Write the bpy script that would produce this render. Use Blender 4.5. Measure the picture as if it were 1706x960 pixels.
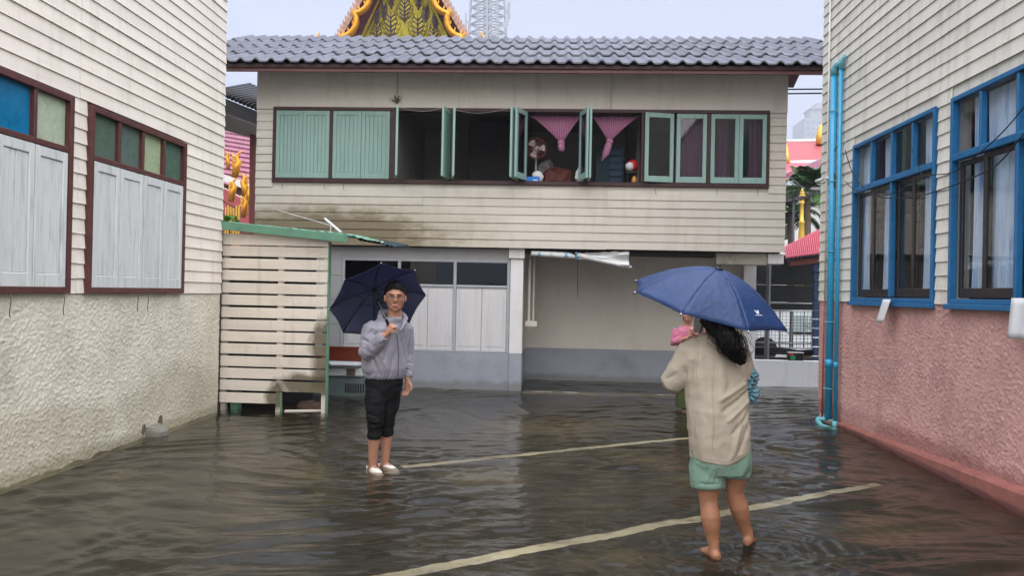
import bpy, bmesh, math, random
import numpy as np
from mathutils import Vector, Matrix, noise as mnoise
random.seed(7); rng = np.random.default_rng(7)
for o in list(bpy.data.objects): bpy.data.objects.remove(o)
S = bpy.context.scene; COL = S.collection
V = Vector

# ------------------------------------------------------------------ camera, sky, sun, exposure
W_PX, H_PX, F_PX = 1706.0, 960.0, 1290.0
YAW, PITCH, ROLL = 0.05020, 0.00533, 0.02015
EYE = V((0, 0, 1.6))
def cam_axes():
    right = V((1, 0, 0)); fwd = V((0, math.cos(PITCH), math.sin(PITCH))); up = right.cross(fwd)
    r2 = right*math.cos(ROLL) + up*math.sin(ROLL); u2 = up*math.cos(ROLL) - right*math.sin(ROLL)
    Rz = Matrix.Rotation(YAW, 3, 'Z')
    return Rz @ r2, Rz @ u2, Rz @ fwd
CR, CU, CF = cam_axes()
cam = bpy.data.objects.new('camera', bpy.data.cameras.new('camera')); COL.objects.link(cam)
cam.matrix_world = Matrix(((CR.x, CU.x, -CF.x, EYE.x), (CR.y, CU.y, -CF.y, EYE.y), (CR.z, CU.z, -CF.z, EYE.z), (0, 0, 0, 1)))
cam.data.sensor_width = 36; cam.data.lens = 36*F_PX/W_PX; cam.data.clip_end = 2000; cam.data.clip_start = 0.05
S.camera = cam

SUN_DIR = V((0.16, -0.45, 0.85)).normalized()      # towards the sun, behind the photographer, behind cloud
world = bpy.data.worlds.new('World'); S.world = world; world.use_nodes = True
def world_nodes():
    nt = world.node_tree; nt.nodes.clear(); N = nt.nodes.new; L = nt.links.new
    out = N('ShaderNodeOutputWorld'); bg = N('ShaderNodeBackground'); bg.inputs['Strength'].default_value = 1.0
    sky = N('ShaderNodeTexSky'); sky.sky_type = 'NISHITA'; sky.sun_disc = False
    sky.sun_elevation = math.asin(SUN_DIR.z); sky.sun_rotation = math.atan2(SUN_DIR.x, SUN_DIR.y)
    sky.dust_density = 4.0
    dim = N('ShaderNodeVectorMath'); dim.operation = 'SCALE'; dim.inputs['Scale'].default_value = 0.035
    L(sky.outputs[0], dim.inputs[0])
    tc = N('ShaderNodeTexCoord'); mp = N('ShaderNodeMapping'); mp.inputs['Scale'].default_value = (1.3, 1.3, 2.4)
    nz = N('ShaderNodeTexNoise'); nz.inputs['Scale'].default_value = 1.6; nz.inputs['Detail'].default_value = 5
    L(tc.outputs['Generated'], mp.inputs[0]); L(mp.outputs[0], nz.inputs['Vector'])
    rp = N('ShaderNodeValToRGB'); rp.color_ramp.elements[0].position = .32; rp.color_ramp.elements[0].color = (.172, .193, .250, 1)
    rp.color_ramp.elements[1].position = .68; rp.color_ramp.elements[1].color = (.198, .219, .277, 1)
    L(nz.outputs['Fac'], rp.inputs[0])
    # overcast luminance rises towards the zenith, the same all the way round
    sep = N('ShaderNodeSeparateXYZ'); L(tc.outputs['Generated'], sep.inputs[0])
    mr = N('ShaderNodeMapRange'); mr.inputs[1].default_value = 0.35; mr.inputs[2].default_value = 1.0; mr.inputs[3].default_value = 1.0; mr.inputs[4].default_value = ZENITH
    L(sep.outputs['Z'], mr.inputs[0])
    sc = N('ShaderNodeVectorMath'); sc.operation = 'SCALE'; L(rp.outputs[0], sc.inputs[0]); L(mr.outputs[0], sc.inputs['Scale'])
    mx = N('ShaderNodeMix'); mx.data_type = 'RGBA'; mx.inputs[0].default_value = .9
    L(dim.outputs[0], mx.inputs[6]); L(sc.outputs[0], mx.inputs[7])
    L(mx.outputs[2], bg.inputs['Color']); L(bg.outputs[0], out.inputs['Surface'])
ZENITH = 4.0
world_nodes()
sl = bpy.data.lights.new('sun', 'SUN'); sl.energy = 1.5; sl.angle = math.radians(110); sl.color = (1.0, .94, .86)
so = bpy.data.objects.new('sun', sl); COL.objects.link(so); so.location = (0, -10, 20)
so.rotation_euler = (-SUN_DIR).to_track_quat('-Z', 'Y').to_euler()
S.view_settings.view_transform = 'Standard'; S.view_settings.look = 'None'; S.view_settings.gamma = 1
S.view_settings.exposure = 1.75; S.view_settings.use_curve_mapping = False

# ------------------------------------------------------------------ helpers
def at(px, py, axis, v):
    """point of the photograph's pixel on the plane axis = v"""
    d = CR*((px-W_PX/2)/F_PX) - CU*((py-H_PX/2)/F_PX) + CF
    i = 'xyz'.index(axis); return EYE + d*((v-EYE[i])/d[i])
def hx(h):
    c = [int(h[i:i+2], 16)/255 for i in (0, 2, 4)]
    return tuple(x/12.92 if x <= .04045 else ((x+.055)/1.055)**2.4 for x in c)
WL = {}
def wloc(o):
    p = V((0, 0, 0))
    while o is not None: p = p + o.location; o = o.parent
    return p
def tag(o, label=None, cat=None, group=None, kind=None):
    for k, v in (('label', label), ('category', cat), ('group', group), ('kind', kind)):
        if v: o[k] = v
    return o
def thing(name, label, cat, loc=(0, 0, 0), group=None):
    o = bpy.data.objects.new(name, None); o.empty_display_size = .1; COL.objects.link(o); o.location = loc
    return tag(o, label, cat, group)
def link_mesh(name, me, mat, parent=None, loc=None):
    o = bpy.data.objects.new(name, me); COL.objects.link(o)
    if mat is not None and len(me.materials) == 0: me.materials.append(mat)
    if parent is not None: o.parent = parent
    if loc is not None: o.location = loc
    return o
class MB:
    def __init__(s): s.v = []; s.f = []
    def add(s, vs, fs):
        b = len(s.v); s.v.extend([tuple(x) for x in vs]); s.f.extend([tuple(i+b for i in f) for f in fs]); return s
    def box(s, x0, x1, y0, y1, z0, z1):
        return s.add([(x0,y0,z0),(x1,y0,z0),(x1,y1,z0),(x0,y1,z0),(x0,y0,z1),(x1,y0,z1),(x1,y1,z1),(x0,y1,z1)],
                     [(0,3,2,1),(4,5,6,7),(0,1,5,4),(1,2,6,5),(2,3,7,6),(3,0,4,7)])
    def cbox(s, x0, x1, y0, y1, z0, z1, c=.006):
        """box with chamfered edges"""
        cx, cy, cz = (x0+x1)/2, (y0+y1)/2, (z0+z1)/2
        return s.ocbox(V((cx,cy,cz)), V((1,0,0)), V((0,1,0)), V((0,0,1)), (x1-x0)/2, (y1-y0)/2, (z1-z0)/2, c)
    def ocbox(s, C, ax, ay, az, hx_, hy_, hz_, c=.006):
        c = min(c, .45*min(hx_, hy_, hz_))
        vs = []; idx = {}
        for sx in (-1, 1):
            for sy in (-1, 1):
                for sz in (-1, 1):
                    for k in range(3):
                        h = [hx_, hy_, hz_]
                        for j in range(3):
                            if j != k: h[j] -= c
                        idx[(sx, sy, sz, k)] = len(vs)
                        vs.append(C + ax*(sx*h[0]) + ay*(sy*h[1]) + az*(sz*h[2]))
        fs = []
        I = idx
        def q(*a): fs.append(a)
        for sgn in (-1, 1):
            o = (lambda l: l if sgn > 0 else l[::-1])
            fs.append(tuple(o([I[(sgn,-1,-1,0)], I[(sgn,1,-1,0)], I[(sgn,1,1,0)], I[(sgn,-1,1,0)]])))
            fs.append(tuple(o([I[(-1,sgn,-1,1)], I[(-1,sgn,1,1)], I[(1,sgn,1,1)], I[(1,sgn,-1,1)]])))
            fs.append(tuple(o([I[(-1,-1,sgn,2)], I[(1,-1,sgn,2)], I[(1,1,sgn,2)], I[(-1,1,sgn,2)]])))
        for a in (-1, 1):
            for b in (-1, 1):
                o = (lambda l: l if a*b > 0 else l[::-1])
                fs.append(tuple(o([I[(a,b,-1,0)], I[(a,b,-1,1)], I[(a,b,1,1)], I[(a,b,1,0)]])))
                fs.append(tuple(o([I[(a,-1,b,2)], I[(a,1,b,2)], I[(a,1,b,0)], I[(a,-1,b,0)]])[::-1]))
                fs.append(tuple(o([I[(-1,a,b,1)], I[(1,a,b,1)], I[(1,a,b,2)], I[(-1,a,b,2)]])[::-1]))
                for cc in (-1, 1):
                    t = [I[(a,b,cc,0)], I[(a,b,cc,1)], I[(a,b,cc,2)]]
                    fs.append(tuple(t if a*b*cc > 0 else t[::-1]))
        return s.add(vs, fs)
    def bar(s, p, q, w, h, up=(0, 0, 1), c=.003):
        p = V(p); q = V(q); d = (q-p); L = d.length; d.normalize()
        u = V(up); sd = d.cross(u)
        if sd.length < 1e-4: sd = d.cross(V((0, 1, 0)))
        sd.normalize(); u = sd.cross(d)
        return s.ocbox((p+q)/2, d, sd, u, L/2, w/2, h/2, c)
    def rings(s, rings, cap=True, closed=False):
        n = len(rings[0]); vs = [p for r in rings for p in r]; fs = []
        m = len(rings)
        for i in range(m if closed else m-1):
            for j in range(n):
                a = i*n+j; b = i*n+(j+1) % n; c = ((i+1) % m)*n+(j+1) % n; d = ((i+1) % m)*n+j
                fs.append((a, b, c, d))
        if cap and not closed:
            fs.append(tuple(range(n))[::-1]); fs.append(tuple((m-1)*n+j for j in range(n)))
        return s.add(vs, fs)
    def tube(s, pts, r, n=8, cap=True, flat=None):
        """round tube along pts; r a number or one per point (a pair gives an ellipse, its first axis along flat)"""
        pts = [V(p) for p in pts]; m = len(pts)
        rr = r if isinstance(r, (list, tuple)) else [r]*m
        out = []; prev = V(flat) if flat is not None else None
        for i in range(m):
            t = (pts[min(i+1, m-1)]-pts[max(i-1, 0)]).normalized()
            if prev is None:
                prev = t.cross(V((0, 0, 1)))
                if prev.length < 1e-3: prev = V((1, 0, 0))
            a = prev - t*prev.dot(t)
            if a.length < 1e-5: a = t.orthogonal()
            a.normalize(); b = t.cross(a); prev = a
            ra, rb = rr[i] if isinstance(rr[i], (list, tuple)) else (rr[i], rr[i])
            out.append([pts[i] + a*(ra*math.cos(2*math.pi*k/n)) + b*(rb*math.sin(2*math.pi*k/n)) for k in range(n)])
        return s.rings(out, cap)
    def ell(s, c, rx, ry, rz, axes=None, nu=16, nv=10):
        c = V(c); A = axes or (V((1,0,0)), V((0,1,0)), V((0,0,1)))
        rs = []
        for i in range(1, nv):
            t = math.pi*i/nv
            rs.append([c - A[2]*(rz*math.cos(t)) + A[0]*(rx*math.sin(t)*math.cos(2*math.pi*k/nu)) + A[1]*(ry*math.sin(t)*math.sin(2*math.pi*k/nu)) for k in range(nu)])
        b = len(s.v); s.rings(rs, cap=False)
        s.v.append(tuple(c-A[2]*rz)); s.v.append(tuple(c+A[2]*rz)); m = len(s.v)
        for k in range(nu):
            s.f.append((m-2, b+(k+1) % nu, b+k)); e = b+(nv-2)*nu
            s.f.append((m-1, e+k, e+(k+1) % nu))
        return s
    def lathe(s, c, prof, n=16):
        c = V(c); return s.rings([[c+V((r*math.cos(2*math.pi*k/n), r*math.sin(2*math.pi*k/n), z)) for k in range(n)] for r, z in prof])
    def prism(s, poly, ax, a0, a1):
        """polygon in the two other axes, run along ax from a0 to a1"""
        i = 'xyz'.index(ax)
        def mk(p, a):
            l = list(p); l.insert(i, a); return l
        n = len(poly); vs = [mk(p, a0) for p in poly]+[mk(p, a1) for p in poly]
        fs = [tuple(range(n))[::-1], tuple(range(n, 2*n))]+[(k, (k+1) % n, n+(k+1) % n, n+k) for k in range(n)]
        return s.add(vs, fs)
    def grid(s, pts):
        """pts[i][j] sheet"""
        m, n = len(pts), len(pts[0]); vs = [p for r in pts for p in r]
        return s.add(vs, [(i*n+j, i*n+j+1, (i+1)*n+j+1, (i+1)*n+j) for i in range(m-1) for j in range(n-1)])
    def mesh(s, name, fix=True):
        me = bpy.data.meshes.new(name); me.from_pydata([tuple(x) for x in s.v], [], s.f); me.validate()
        if fix:
            bm = bmesh.new(); bm.from_mesh(me); bmesh.ops.recalc_face_normals(bm, faces=bm.faces); bm.to_mesh(me); bm.free()
        return me
    def build(s, name, mat, parent=None, loc=None, smooth=False, label=None, cat=None, group=None, kind=None, thick=0):
        """world-space mesh -> object whose origin is the parent's, or loc"""
        base = V((0, 0, 0))
        if parent is not None: base = wloc(parent)
        org = V(loc) if loc is not None else V((0, 0, 0))
        if loc is None and parent is None and s.v:
            a = np.array([tuple(x) for x in s.v]); org = V(((a[:,0].min()+a[:,0].max())/2, (a[:,1].min()+a[:,1].max())/2, a[:,2].min()))
        elif loc is not None and parent is not None: org = V(loc)-base
        off = base+org
        s.v = [(x[0]-off.x, x[1]-off.y, x[2]-off.z) for x in s.v]
        me = s.mesh(name)
        if smooth: me.polygons.foreach_set('use_smooth', [True]*len(me.polygons))
        o = link_mesh(name, me, mat, parent, org)
        if thick:
            md = o.modifiers.new('solid', 'SOLIDIFY'); md.thickness = thick; md.offset = 0
        return tag(o, label, cat, group, kind)
def nz3(p, s=1.0): return mnoise.noise(V(p)*s)
def inst(name, me, parent, loc, rot=(0, 0, 0)):
    o = bpy.data.objects.new(name, me); COL.objects.link(o); o.parent = parent
    o.location = V(loc)-wloc(parent) if parent else V(loc); o.rotation_euler = rot; return o

# ------------------------------------------------------------------ materials
def M(name, col, rough=.6, var=.12, vs=6, bump=0, bs=60, spec=.35, stretch=(1, 1, 1), metal=0, rnd=0, dirt=None, dirt_amt=.5, ds=3, dstretch=(1, 1, 1), coat=0, bdist=.004, alpha=None, detail=6, sheen=0):
    m = bpy.data.materials.new(name); m.use_nodes = True; nt = m.node_tree; N = nt.nodes.new; L = nt.links.new
    p = nt.nodes['Principled BSDF']
    col = hx(col) if isinstance(col, str) else col
    tc = N('ShaderNodeTexCoord'); mp = N('ShaderNodeMapping'); mp.inputs['Scale'].default_value = stretch
    L(tc.outputs['Object'], mp.inputs[0])
    oi = N('ShaderNodeObjectInfo'); mul = N('ShaderNodeMath'); mul.operation = 'MULTIPLY'; mul.inputs[1].default_value = 37.0
    L(oi.outputs['Random'], mul.inputs[0]); cmb = N('ShaderNodeCombineXYZ')
    for k in range(3): L(mul.outputs[0], cmb.inputs[k])
    L(cmb.outputs[0], mp.inputs['Location'])
    nz = N('ShaderNodeTexNoise'); nz.inputs['Scale'].default_value = vs; nz.inputs['Detail'].default_value = detail; nz.inputs['Roughness'].default_value = .6
    L(mp.outputs[0], nz.inputs['Vector'])
    mr = N('ShaderNodeMapRange'); mr.inputs[1].default_value = .25; mr.inputs[2].default_value = .75; mr.inputs[3].default_value = 1-var; mr.inputs[4].default_value = 1+var
    L(nz.outputs['Fac'], mr.inputs[0])
    r2 = N('ShaderNodeMapRange'); r2.inputs[3].default_value = 1-rnd; r2.inputs[4].default_value = 1+rnd; L(oi.outputs['Random'], r2.inputs[0])
    mm = N('ShaderNodeMath'); mm.operation = 'MULTIPLY'; L(mr.outputs[0], mm.inputs[0]); L(r2.outputs[0], mm.inputs[1])
    sc = N('ShaderNodeVectorMath'); sc.operation = 'SCALE'; sc.inputs[0].default_value = col; L(mm.outputs[0], sc.inputs['Scale'])
    last = sc.outputs[0]
    if dirt:
        dcol = hx(dirt) if isinstance(dirt, str) else dirt
        mp2 = N('ShaderNodeMapping'); mp2.inputs['Scale'].default_value = dstretch; L(tc.outputs['Object'], mp2.inputs[0]); L(cmb.outputs[0], mp2.inputs['Location'])
        n2 = N('ShaderNodeTexNoise'); n2.inputs['Scale'].default_value = ds; n2.inputs['Detail'].default_value = 8; n2.inputs['Roughness'].default_value = .65; L(mp2.outputs[0], n2.inputs['Vector'])
        m2 = N('ShaderNodeMapRange'); m2.inputs[1].default_value = .52; m2.inputs[2].default_value = .72; m2.inputs[4].default_value = dirt_amt; L(n2.outputs['Fac'], m2.inputs[0])
        mx = N('ShaderNodeMix'); mx.data_type = 'RGBA'; mx.inputs[7].default_value = (*dcol, 1); L(m2.outputs[0], mx.inputs[0]); L(last, mx.inputs[6]); last = mx.outputs[2]
    L(last, p.inputs['Base Color'])
    p.inputs['Roughness'].default_value = rough; p.inputs['Specular IOR Level'].default_value = spec; p.inputs['Metallic'].default_value = metal
    p.inputs['Coat Weight'].default_value = coat; p.inputs['Coat Roughness'].default_value = .15
    if sheen: p.inputs['Sheen Weight'].default_value = sheen
    if bump:
        nb = N('ShaderNodeTexNoise'); nb.inputs['Scale'].default_value = bs; nb.inputs['Detail'].default_value = 5; L(mp.outputs[0], nb.inputs['Vector'])
        bp = N('ShaderNodeBump'); bp.inputs['Strength'].default_value = bump; bp.inputs['Distance'].default_value = bdist
        L(nb.outputs['Fac'], bp.inputs['Height']); L(bp.outputs[0], p.inputs['Normal'])
    m['last'] = 0
    return m
def stain(m, col, boxes, ns=4, soft=.25, stretch=(1, 1, 1), amt=.85):
    """add mildew with a shape of its own: ellipses (cx,cy,cz,rx,ry,rz) in place coordinates, edge broken up by noise"""
    nt = m.node_tree; N = nt.nodes.new; L = nt.links.new; p = nt.nodes['Principled BSDF']
    src = p.inputs['Base Color'].links[0].from_socket
    g = N('ShaderNodeNewGeometry'); nz = N('ShaderNodeTexNoise'); nz.inputs['Scale'].default_value = ns; nz.inputs['Detail'].default_value = 7; nz.inputs['Roughness'].default_value = .7
    mp = N('ShaderNodeMapping'); mp.inputs['Scale'].default_value = stretch; L(g.outputs['Position'], mp.inputs[0]); L(mp.outputs[0], nz.inputs['Vector'])
    for (cx, cy, cz, rx, ry, rz) in boxes:
        sub = N('ShaderNodeVectorMath'); sub.operation = 'SUBTRACT'; sub.inputs[1].default_value = (cx, cy, cz); L(g.outputs['Position'], sub.inputs[0])
        dv = N('ShaderNodeVectorMath'); dv.operation = 'DIVIDE'; dv.inputs[1].default_value = (rx, ry, rz); L(sub.outputs[0], dv.inputs[0])
        ln = N('ShaderNodeVectorMath'); ln.operation = 'LENGTH'; L(dv.outputs[0], ln.inputs[0])
        ad = N('ShaderNodeMath'); ad.operation = 'MULTIPLY_ADD'; ad.inputs[1].default_value = 1.3; L(nz.outputs['Fac'], ad.inputs[0]); L(ln.outputs['Value'], ad.inputs[2])
        mr = N('ShaderNodeMapRange'); mr.inputs[1].default_value = 1.68-soft; mr.inputs[2].default_value = 1.68+soft; mr.inputs[3].default_value = amt; mr.inputs[4].default_value = 0
        L(ad.outputs[0], mr.inputs[0])
        mx = N('ShaderNodeMix'); mx.data_type = 'RGBA'; mx.inputs[7].default_value = (*hx(col), 1); L(mr.outputs[0], mx.inputs[0]); L(src, mx.inputs[6]); src = mx.outputs[2]
    L(src, p.inputs['Base Color']); return m
def schlick(nt, f0, normal=None):
    N = nt.nodes.new; L = nt.links.new; lw = N('ShaderNodeLayerWeight'); lw.inputs['Blend'].default_value = .5
    if normal is not None: L(normal, lw.inputs['Normal'])
    pw = N('ShaderNodeMath'); pw.operation = 'POWER'; pw.inputs[1].default_value = 5; L(lw.outputs['Facing'], pw.inputs[0])
    ma = N('ShaderNodeMath'); ma.operation = 'MULTIPLY_ADD'; ma.inputs[1].default_value = 1-f0; ma.inputs[2].default_value = f0; L(pw.outputs[0], ma.inputs[0]); return ma.outputs[0]
def glass_mat(name, tint=(.85, .88, .88), rough=.01, haze=.0, f0=.05):
    m = bpy.data.materials.new(name); m.use_nodes = True; nt = m.node_tree; nt.nodes.clear(); N = nt.nodes.new; L = nt.links.new
    out = N('ShaderNodeOutputMaterial'); tr = N('ShaderNodeBsdfTransparent'); tr.inputs[0].default_value = (*tint, 1)
    gl = N('ShaderNodeBsdfGlossy'); gl.inputs['Roughness'].default_value = rough
    df = N('ShaderNodeBsdfDiffuse'); df.inputs[0].default_value = (.5, .5, .5, 1)
    m0 = N('ShaderNodeMixShader'); m0.inputs[0].default_value = haze; L(tr.outputs[0], m0.inputs[1]); L(df.outputs[0], m0.inputs[2])
    mx = N('ShaderNodeMixShader'); L(schlick(nt, f0), mx.inputs[0]); L(m0.outputs[0], mx.inputs[1]); L(gl.outputs[0], mx.inputs[2]); L(mx.outputs[0], out.inputs[0])
    return m
X0 = (6, .6, 6)
MAT = dict(
 siding_l = M('siding cream', 'dfd7ca', .55, .06, 5, .35, 30, rnd=.03, stretch=(1, .12, 1.6), dirt='a39c8c', dirt_amt=.22, ds=1.6, dstretch=(1, 1.0, .35)),
 siding_r = M('siding ivory', 'd3cec0', .55, .05, 5, .35, 30, rnd=.03, stretch=(1, .12, 1.6), dirt='8f8878', dirt_amt=.35, ds=1.8, dstretch=(1, 1.6, .25)),
 siding_m = M('siding main', 'bfb8ab', .55, .05, 5, .35, 30, rnd=.03, stretch=(.12, 1, 1.6), dirt='a89f8c', dirt_amt=.3, ds=1.4, dstretch=(.8, 1, .5)),
 slat = M('shed slat paint', 'd6ccbc', .6, .09, 4, .5, 30, rnd=.05, stretch=(.15, 1, 2.5), dirt='a59a83', dirt_amt=.35, ds=2),
 panel = M('fibre cement panel', 'c4bcb0', .65, .05, 3, .1, 30, dirt='8f887c', dirt_amt=.2, ds=1.2),
 stucco_l = M('rough cast cream', 'd6d0be', .85, .12, 40, .6, 110, bdist=.01, dirt='938a74', dirt_amt=.4, ds=1.5),
 stucco_r = M('rough cast pink', 'c99a90', .85, .15, 40, .6, 110, bdist=.01, dirt='7a5650', dirt_amt=.35, ds=2.2),
 plinth = M('plinth pink', '915b51', .55, .15, 6, .25, 30, dirt='5f3d38', dirt_amt=.6, ds=3, dstretch=(1, 2, .5)),
 maroon = M('maroon paint', '54302c', .5, .2, 12, .3, 40, dirt='2c1c1a', dirt_amt=.5, ds=5),
 maroon_dk = M('dark maroon frame', '3c2321', .5, .2, 12, .2, 40),
 shutter_l = M('shutter pale paint', 'c6cac6', .55, .07, 4, .5, 40, rnd=.04, stretch=(1, 5, .35), dirt='7f857f', dirt_amt=.5, ds=5, dstretch=(1, 5, .5)),
 mint = M('mint paint', '839f95', .5, .08, 5, .35, 40, rnd=.05, stretch=(5, 1, .4), dirt='6d897e', dirt_amt=.4, ds=4, dstretch=(4, 1, .5)),
 green_trim = M('green metal edge', '5f8a72', .45, .12, 6, .1, 20, dirt='3d5347', dirt_amt=.5, ds=5),
 blue = M('blue paint', '1f6390', .4, .12, 10, .15, 50, coat=.2, dirt='0d3f66', dirt_amt=.5, ds=7),
 chip = M('chipped paint', 'c9d3da', .7, .1, 20),
 pipe = M('blue water pipe', '2b93ba', .3, .07, 6, spec=.5, dirt='157a9f', dirt_amt=.4, ds=6),
 pipe_teal = M('teal pipe fitting', '5f9fa6', .35, .1, 8, spec=.5),
 sash = M('bronze sash', '2b2422', .35, .15, 8, spec=.5),
 curtain = M('curtain blue white', 'd3dfee', .85, .15, 3, stretch=(2, 4, .6), dirt='5f94d0', dirt_amt=.9, ds=3.2, dstretch=(1, 3, .4)),
 curtain_p = M('curtain pink', 'b5688f', .85, .15, 6),
 glass = glass_mat('window glass', (.90, .92, .93)),
 glass_mid = glass_mat('shutter glass', (.66, .66, .70)), fan_red = M('faded red wire', '7d3a3a', .5, .15, 9),
 glass_dk = glass_mat('tinted glass', (.35, .37, .40)),
 room = M('room wall', '96928e', .8, .1, 2),
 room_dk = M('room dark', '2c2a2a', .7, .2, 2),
 hole = M('hole shade tone', '6b6152', .9, .3, 20),  # dark tone stands in for the shade inside the shallow holes
 black = M('black matt', '141313', .5, .2, 10),
 white_paint = M('white door paint', 'c4c2c0', .5, .05, 3, .2, 40, stretch=(3, 1, .3), dirt='a9a7a5', dirt_amt=.3, ds=3, dstretch=(4, 1, .4)),
 grey_wood = M('grey frame paint', '9da0a2', .55, .1, 6, .2, 40),
 wall_g = M('grey wall paint', '9a9a98', .7, .07, 2, .15, 40, dirt='6f6e6a', dirt_amt=.35, ds=2),
 dado = M('blue grey dado', '8e9198', .6, .08, 2.2, .2, 30, dirt='6c6e70', dirt_amt=.5, ds=1.7),
 wall_b = M('carport wall paint', 'c9c2b6', .7, .05, 1.5, .1, 40, dirt='948c80', dirt_amt=.25, ds=1.2),
 column = M('column white', 'd2d0cd', .6, .05, 3, .15, 40, dirt='9c9890', dirt_amt=.3, ds=3, dstretch=(1, 1, .4)),
 block = M('wet concrete', '77736a', .6, .2, 9, .5, 30, dirt='3f3c33', dirt_amt=.8, ds=6),
 stitch = M('beige stitching', '857c6c', .9, .05, 9),
 conc = M('old concrete', '9c968a', .8, .15, 4, .5, 30, dirt='47443a', dirt_amt=.7, ds=3, dstretch=(1, 1, .5)),
 lowwall = M('white plaster wall', 'c6c7ca', .7, .06, 2, .2, 30, dirt='95969a', dirt_amt=.4, ds=2),
 tile = M('grey roof tile', '56565e', .5, .2, 7, .3, 30, spec=.35, rnd=.2, dirt='3f3f45', dirt_amt=.6, ds=4, dstretch=(1, .4, 1)),
 fascia = M('fascia maroon', '6a4444', .5, .14, 5, .2, 30, stretch=(.2, 1, 1), dirt='3d2728', dirt_amt=.5, ds=3, dstretch=(.6, 1, 2)),
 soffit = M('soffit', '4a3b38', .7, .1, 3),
 tarp = M('old tarpaulin', 'd4d6d4', .45, .1, 5, .3, 20, dirt='8f8b78', dirt_amt=.6, ds=6),
 tarp_b = M('tarp blue stripe', '6f9fb8', .5, .1, 6),
 rust = M('rusty wire', '5a4638', .7, .2, 30),
 cable = M('black cable', '17181a', .45, .1, 8),
 wire_w = M('pale wire', '9c9c9a', .5, .1, 8),
 steel = M('grey steel', '6d6f73', .4, .1, 8, metal=.6),
 galv = M('galvanised steel', 'b3b6b8', .4, .1, 8, metal=.5),
 red_roof = M('red roof sheet', 'c95360', .45, .12, 5, dirt='9c3a45', dirt_amt=.4, ds=3, rnd=.06),
 red_tile = M('red temple tile', 'a04a4c', .5, .18, 9, rnd=.08),
 purple_tile = M('purple temple tile', '8f5463', .5, .2, 9, rnd=.1),
 gold = M('gold leaf', 'd08f26', .32, .2, 8, .4, 30, metal=.45, dirt='8a4a18', dirt_amt=.5, ds=7),
 gold_y = M('gold yellow', 'd9b04a', .35, .15, 8, .3, 30, metal=.4),
 olive_gold = M('olive gold relief', 'a3962a', .45, .35, 2.4, .8, 9, metal=.25, bdist=.05, dirt='5d5128', dirt_amt=.6, ds=5),
 vine = M('dark vine', '4b3a44', .6, .2, 10),
 feather = M('bargeboard feather', 'b08a74', .5, .25, 6),
 shade_p = M('purple soffit', '5a2f36', .7, .2, 6),
 tower = M('mast steel haze tint', 'a9abb0', .6, .1, 3),  # pale colour stands in for haze in front of the mast
 sky_conc = M('tower block concrete', '8d8f94', .8, .1, .1),
 leaf = M('palm leaf', '3f5f2c', .55, .3, 3, rnd=.3),
 leaf_b = M('bright leaf', '5f8f2a', .55, .3, 3, rnd=.2),
 trunk = M('trunk', '5d5144', .8, .25, 8, .6, 20),
 wood_red = M('red brown wood', '6d2c17', .4, .3, 4, .2, 30, stretch=(.4, 1, 3), coat=.3, dirt='3a1a10', dirt_amt=.7, ds=4, dstretch=(.5, 1, 3)),
 cart = M('white enamel', 'bfc6c6', .35, .07, 3, spec=.5, dirt='8c9596', dirt_amt=.4, ds=4),
 cart_g = M('grey green panel', '5e6a68', .5, .15, 4),
 navy = M('navy panel', '2a3f5c', .5, .12, 5),
 net = M('shade net', '2a2c2e', .8, .3, 14),
 car_glass = M('car glass', '9aa8a6', .15, .1, 3, spec=.6),
 white_car = M('white car paint', 'd5d9da', .25, .04, 3, spec=.5, coat=.5),
 brown_beam = M('brown beam', '6a3a30', .6, .15, 6),
 skin_m = M('skin', 'a67860', .45, .13, 16, .25, 90, spec=.35),
 skin_w = M('skin tan', '96694f', .42, .2, 12, .25, 90, spec=.35),
 hair = M('black hair', '080707', .55, .3, 30, .6, 90, spec=.2, stretch=(1, 1, .3)),
 jacket = M('grey nylon jacket', '7f7d87', .48, .06, 6, .55, 26, spec=.45, sheen=.2, bdist=.012),
 jacket_dk = M('jacket seam', '55535c', .6, .1, 6),
 tee = M('white t-shirt', '8d8d93', .8, .05, 8),
 trousers = M('black trousers', '121214', .75, .2, 8, .5, 24, bdist=.012, spec=.2),
 slipper = M('white rubber slipper', 'd2cbc2', .45, .05, 8),
 lens = glass_mat('lens', (.93, .93, .93), .02, 0, .015),
 lip = M('lips', 'a46f64', .5, .05, 8),
 eye_w = M('eye white', 'a89c92', .3, .02, 8),
 shirt = M('beige shirt', 'a39988', .85, .06, 5, .4, 17, bdist=.012),
 shorts = M('sage green shorts', '6f8a7a', .85, .1, 6, .5, 22, bdist=.012),
 bag = M('teal ruffled fabric', '5f8591', .7, .3, 9, .5, 40),
 blouse = M('pink blouse', 'b0667e', .8, .1, 8),
 skirt = M('olive skirt', '3d4520', .8, .2, 6),
 umb_b = M('blue umbrella cloth', '18325c', .45, .18, 7, 1.0, 30, spec=.35, dirt='28447a', dirt_amt=.6, ds=9, bdist=.006),
 umb_n = M('navy umbrella cloth', '484c62', .45, .1, 7, .3, 40, spec=.4, dirt='434a6c', dirt_amt=.4, ds=9, bdist=.003),
 print_w = M('white print', 'd8dce4', .6, .02, 5),
 red_box = M('red enamel', 'b0241f', .4, .1, 6), blue_box = M('blue box', '1f6fc0', .5, .1, 6), green_box = M('green pot', '1f7a55', .5, .1, 6),
 amber = M('amber plastic', 'c98a3a', .4, .1, 6), pale = M('pale plastic', 'c8c8c6', .4, .08, 6), teal_dk = M('dark teal', '1f3c44', .6, .2, 4),
 line = M('road paint', 'd0ccb9', .7, .14, 9, dirt='7d7762', dirt_amt=.7, ds=9),
)
stain(MAT['siding_m'], '463c2a', [(-3.7, 12.4, 2.40, 1.75, 1, .46)], ns=3.2, stretch=(1, 1, 2.5), amt=.92)
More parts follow.
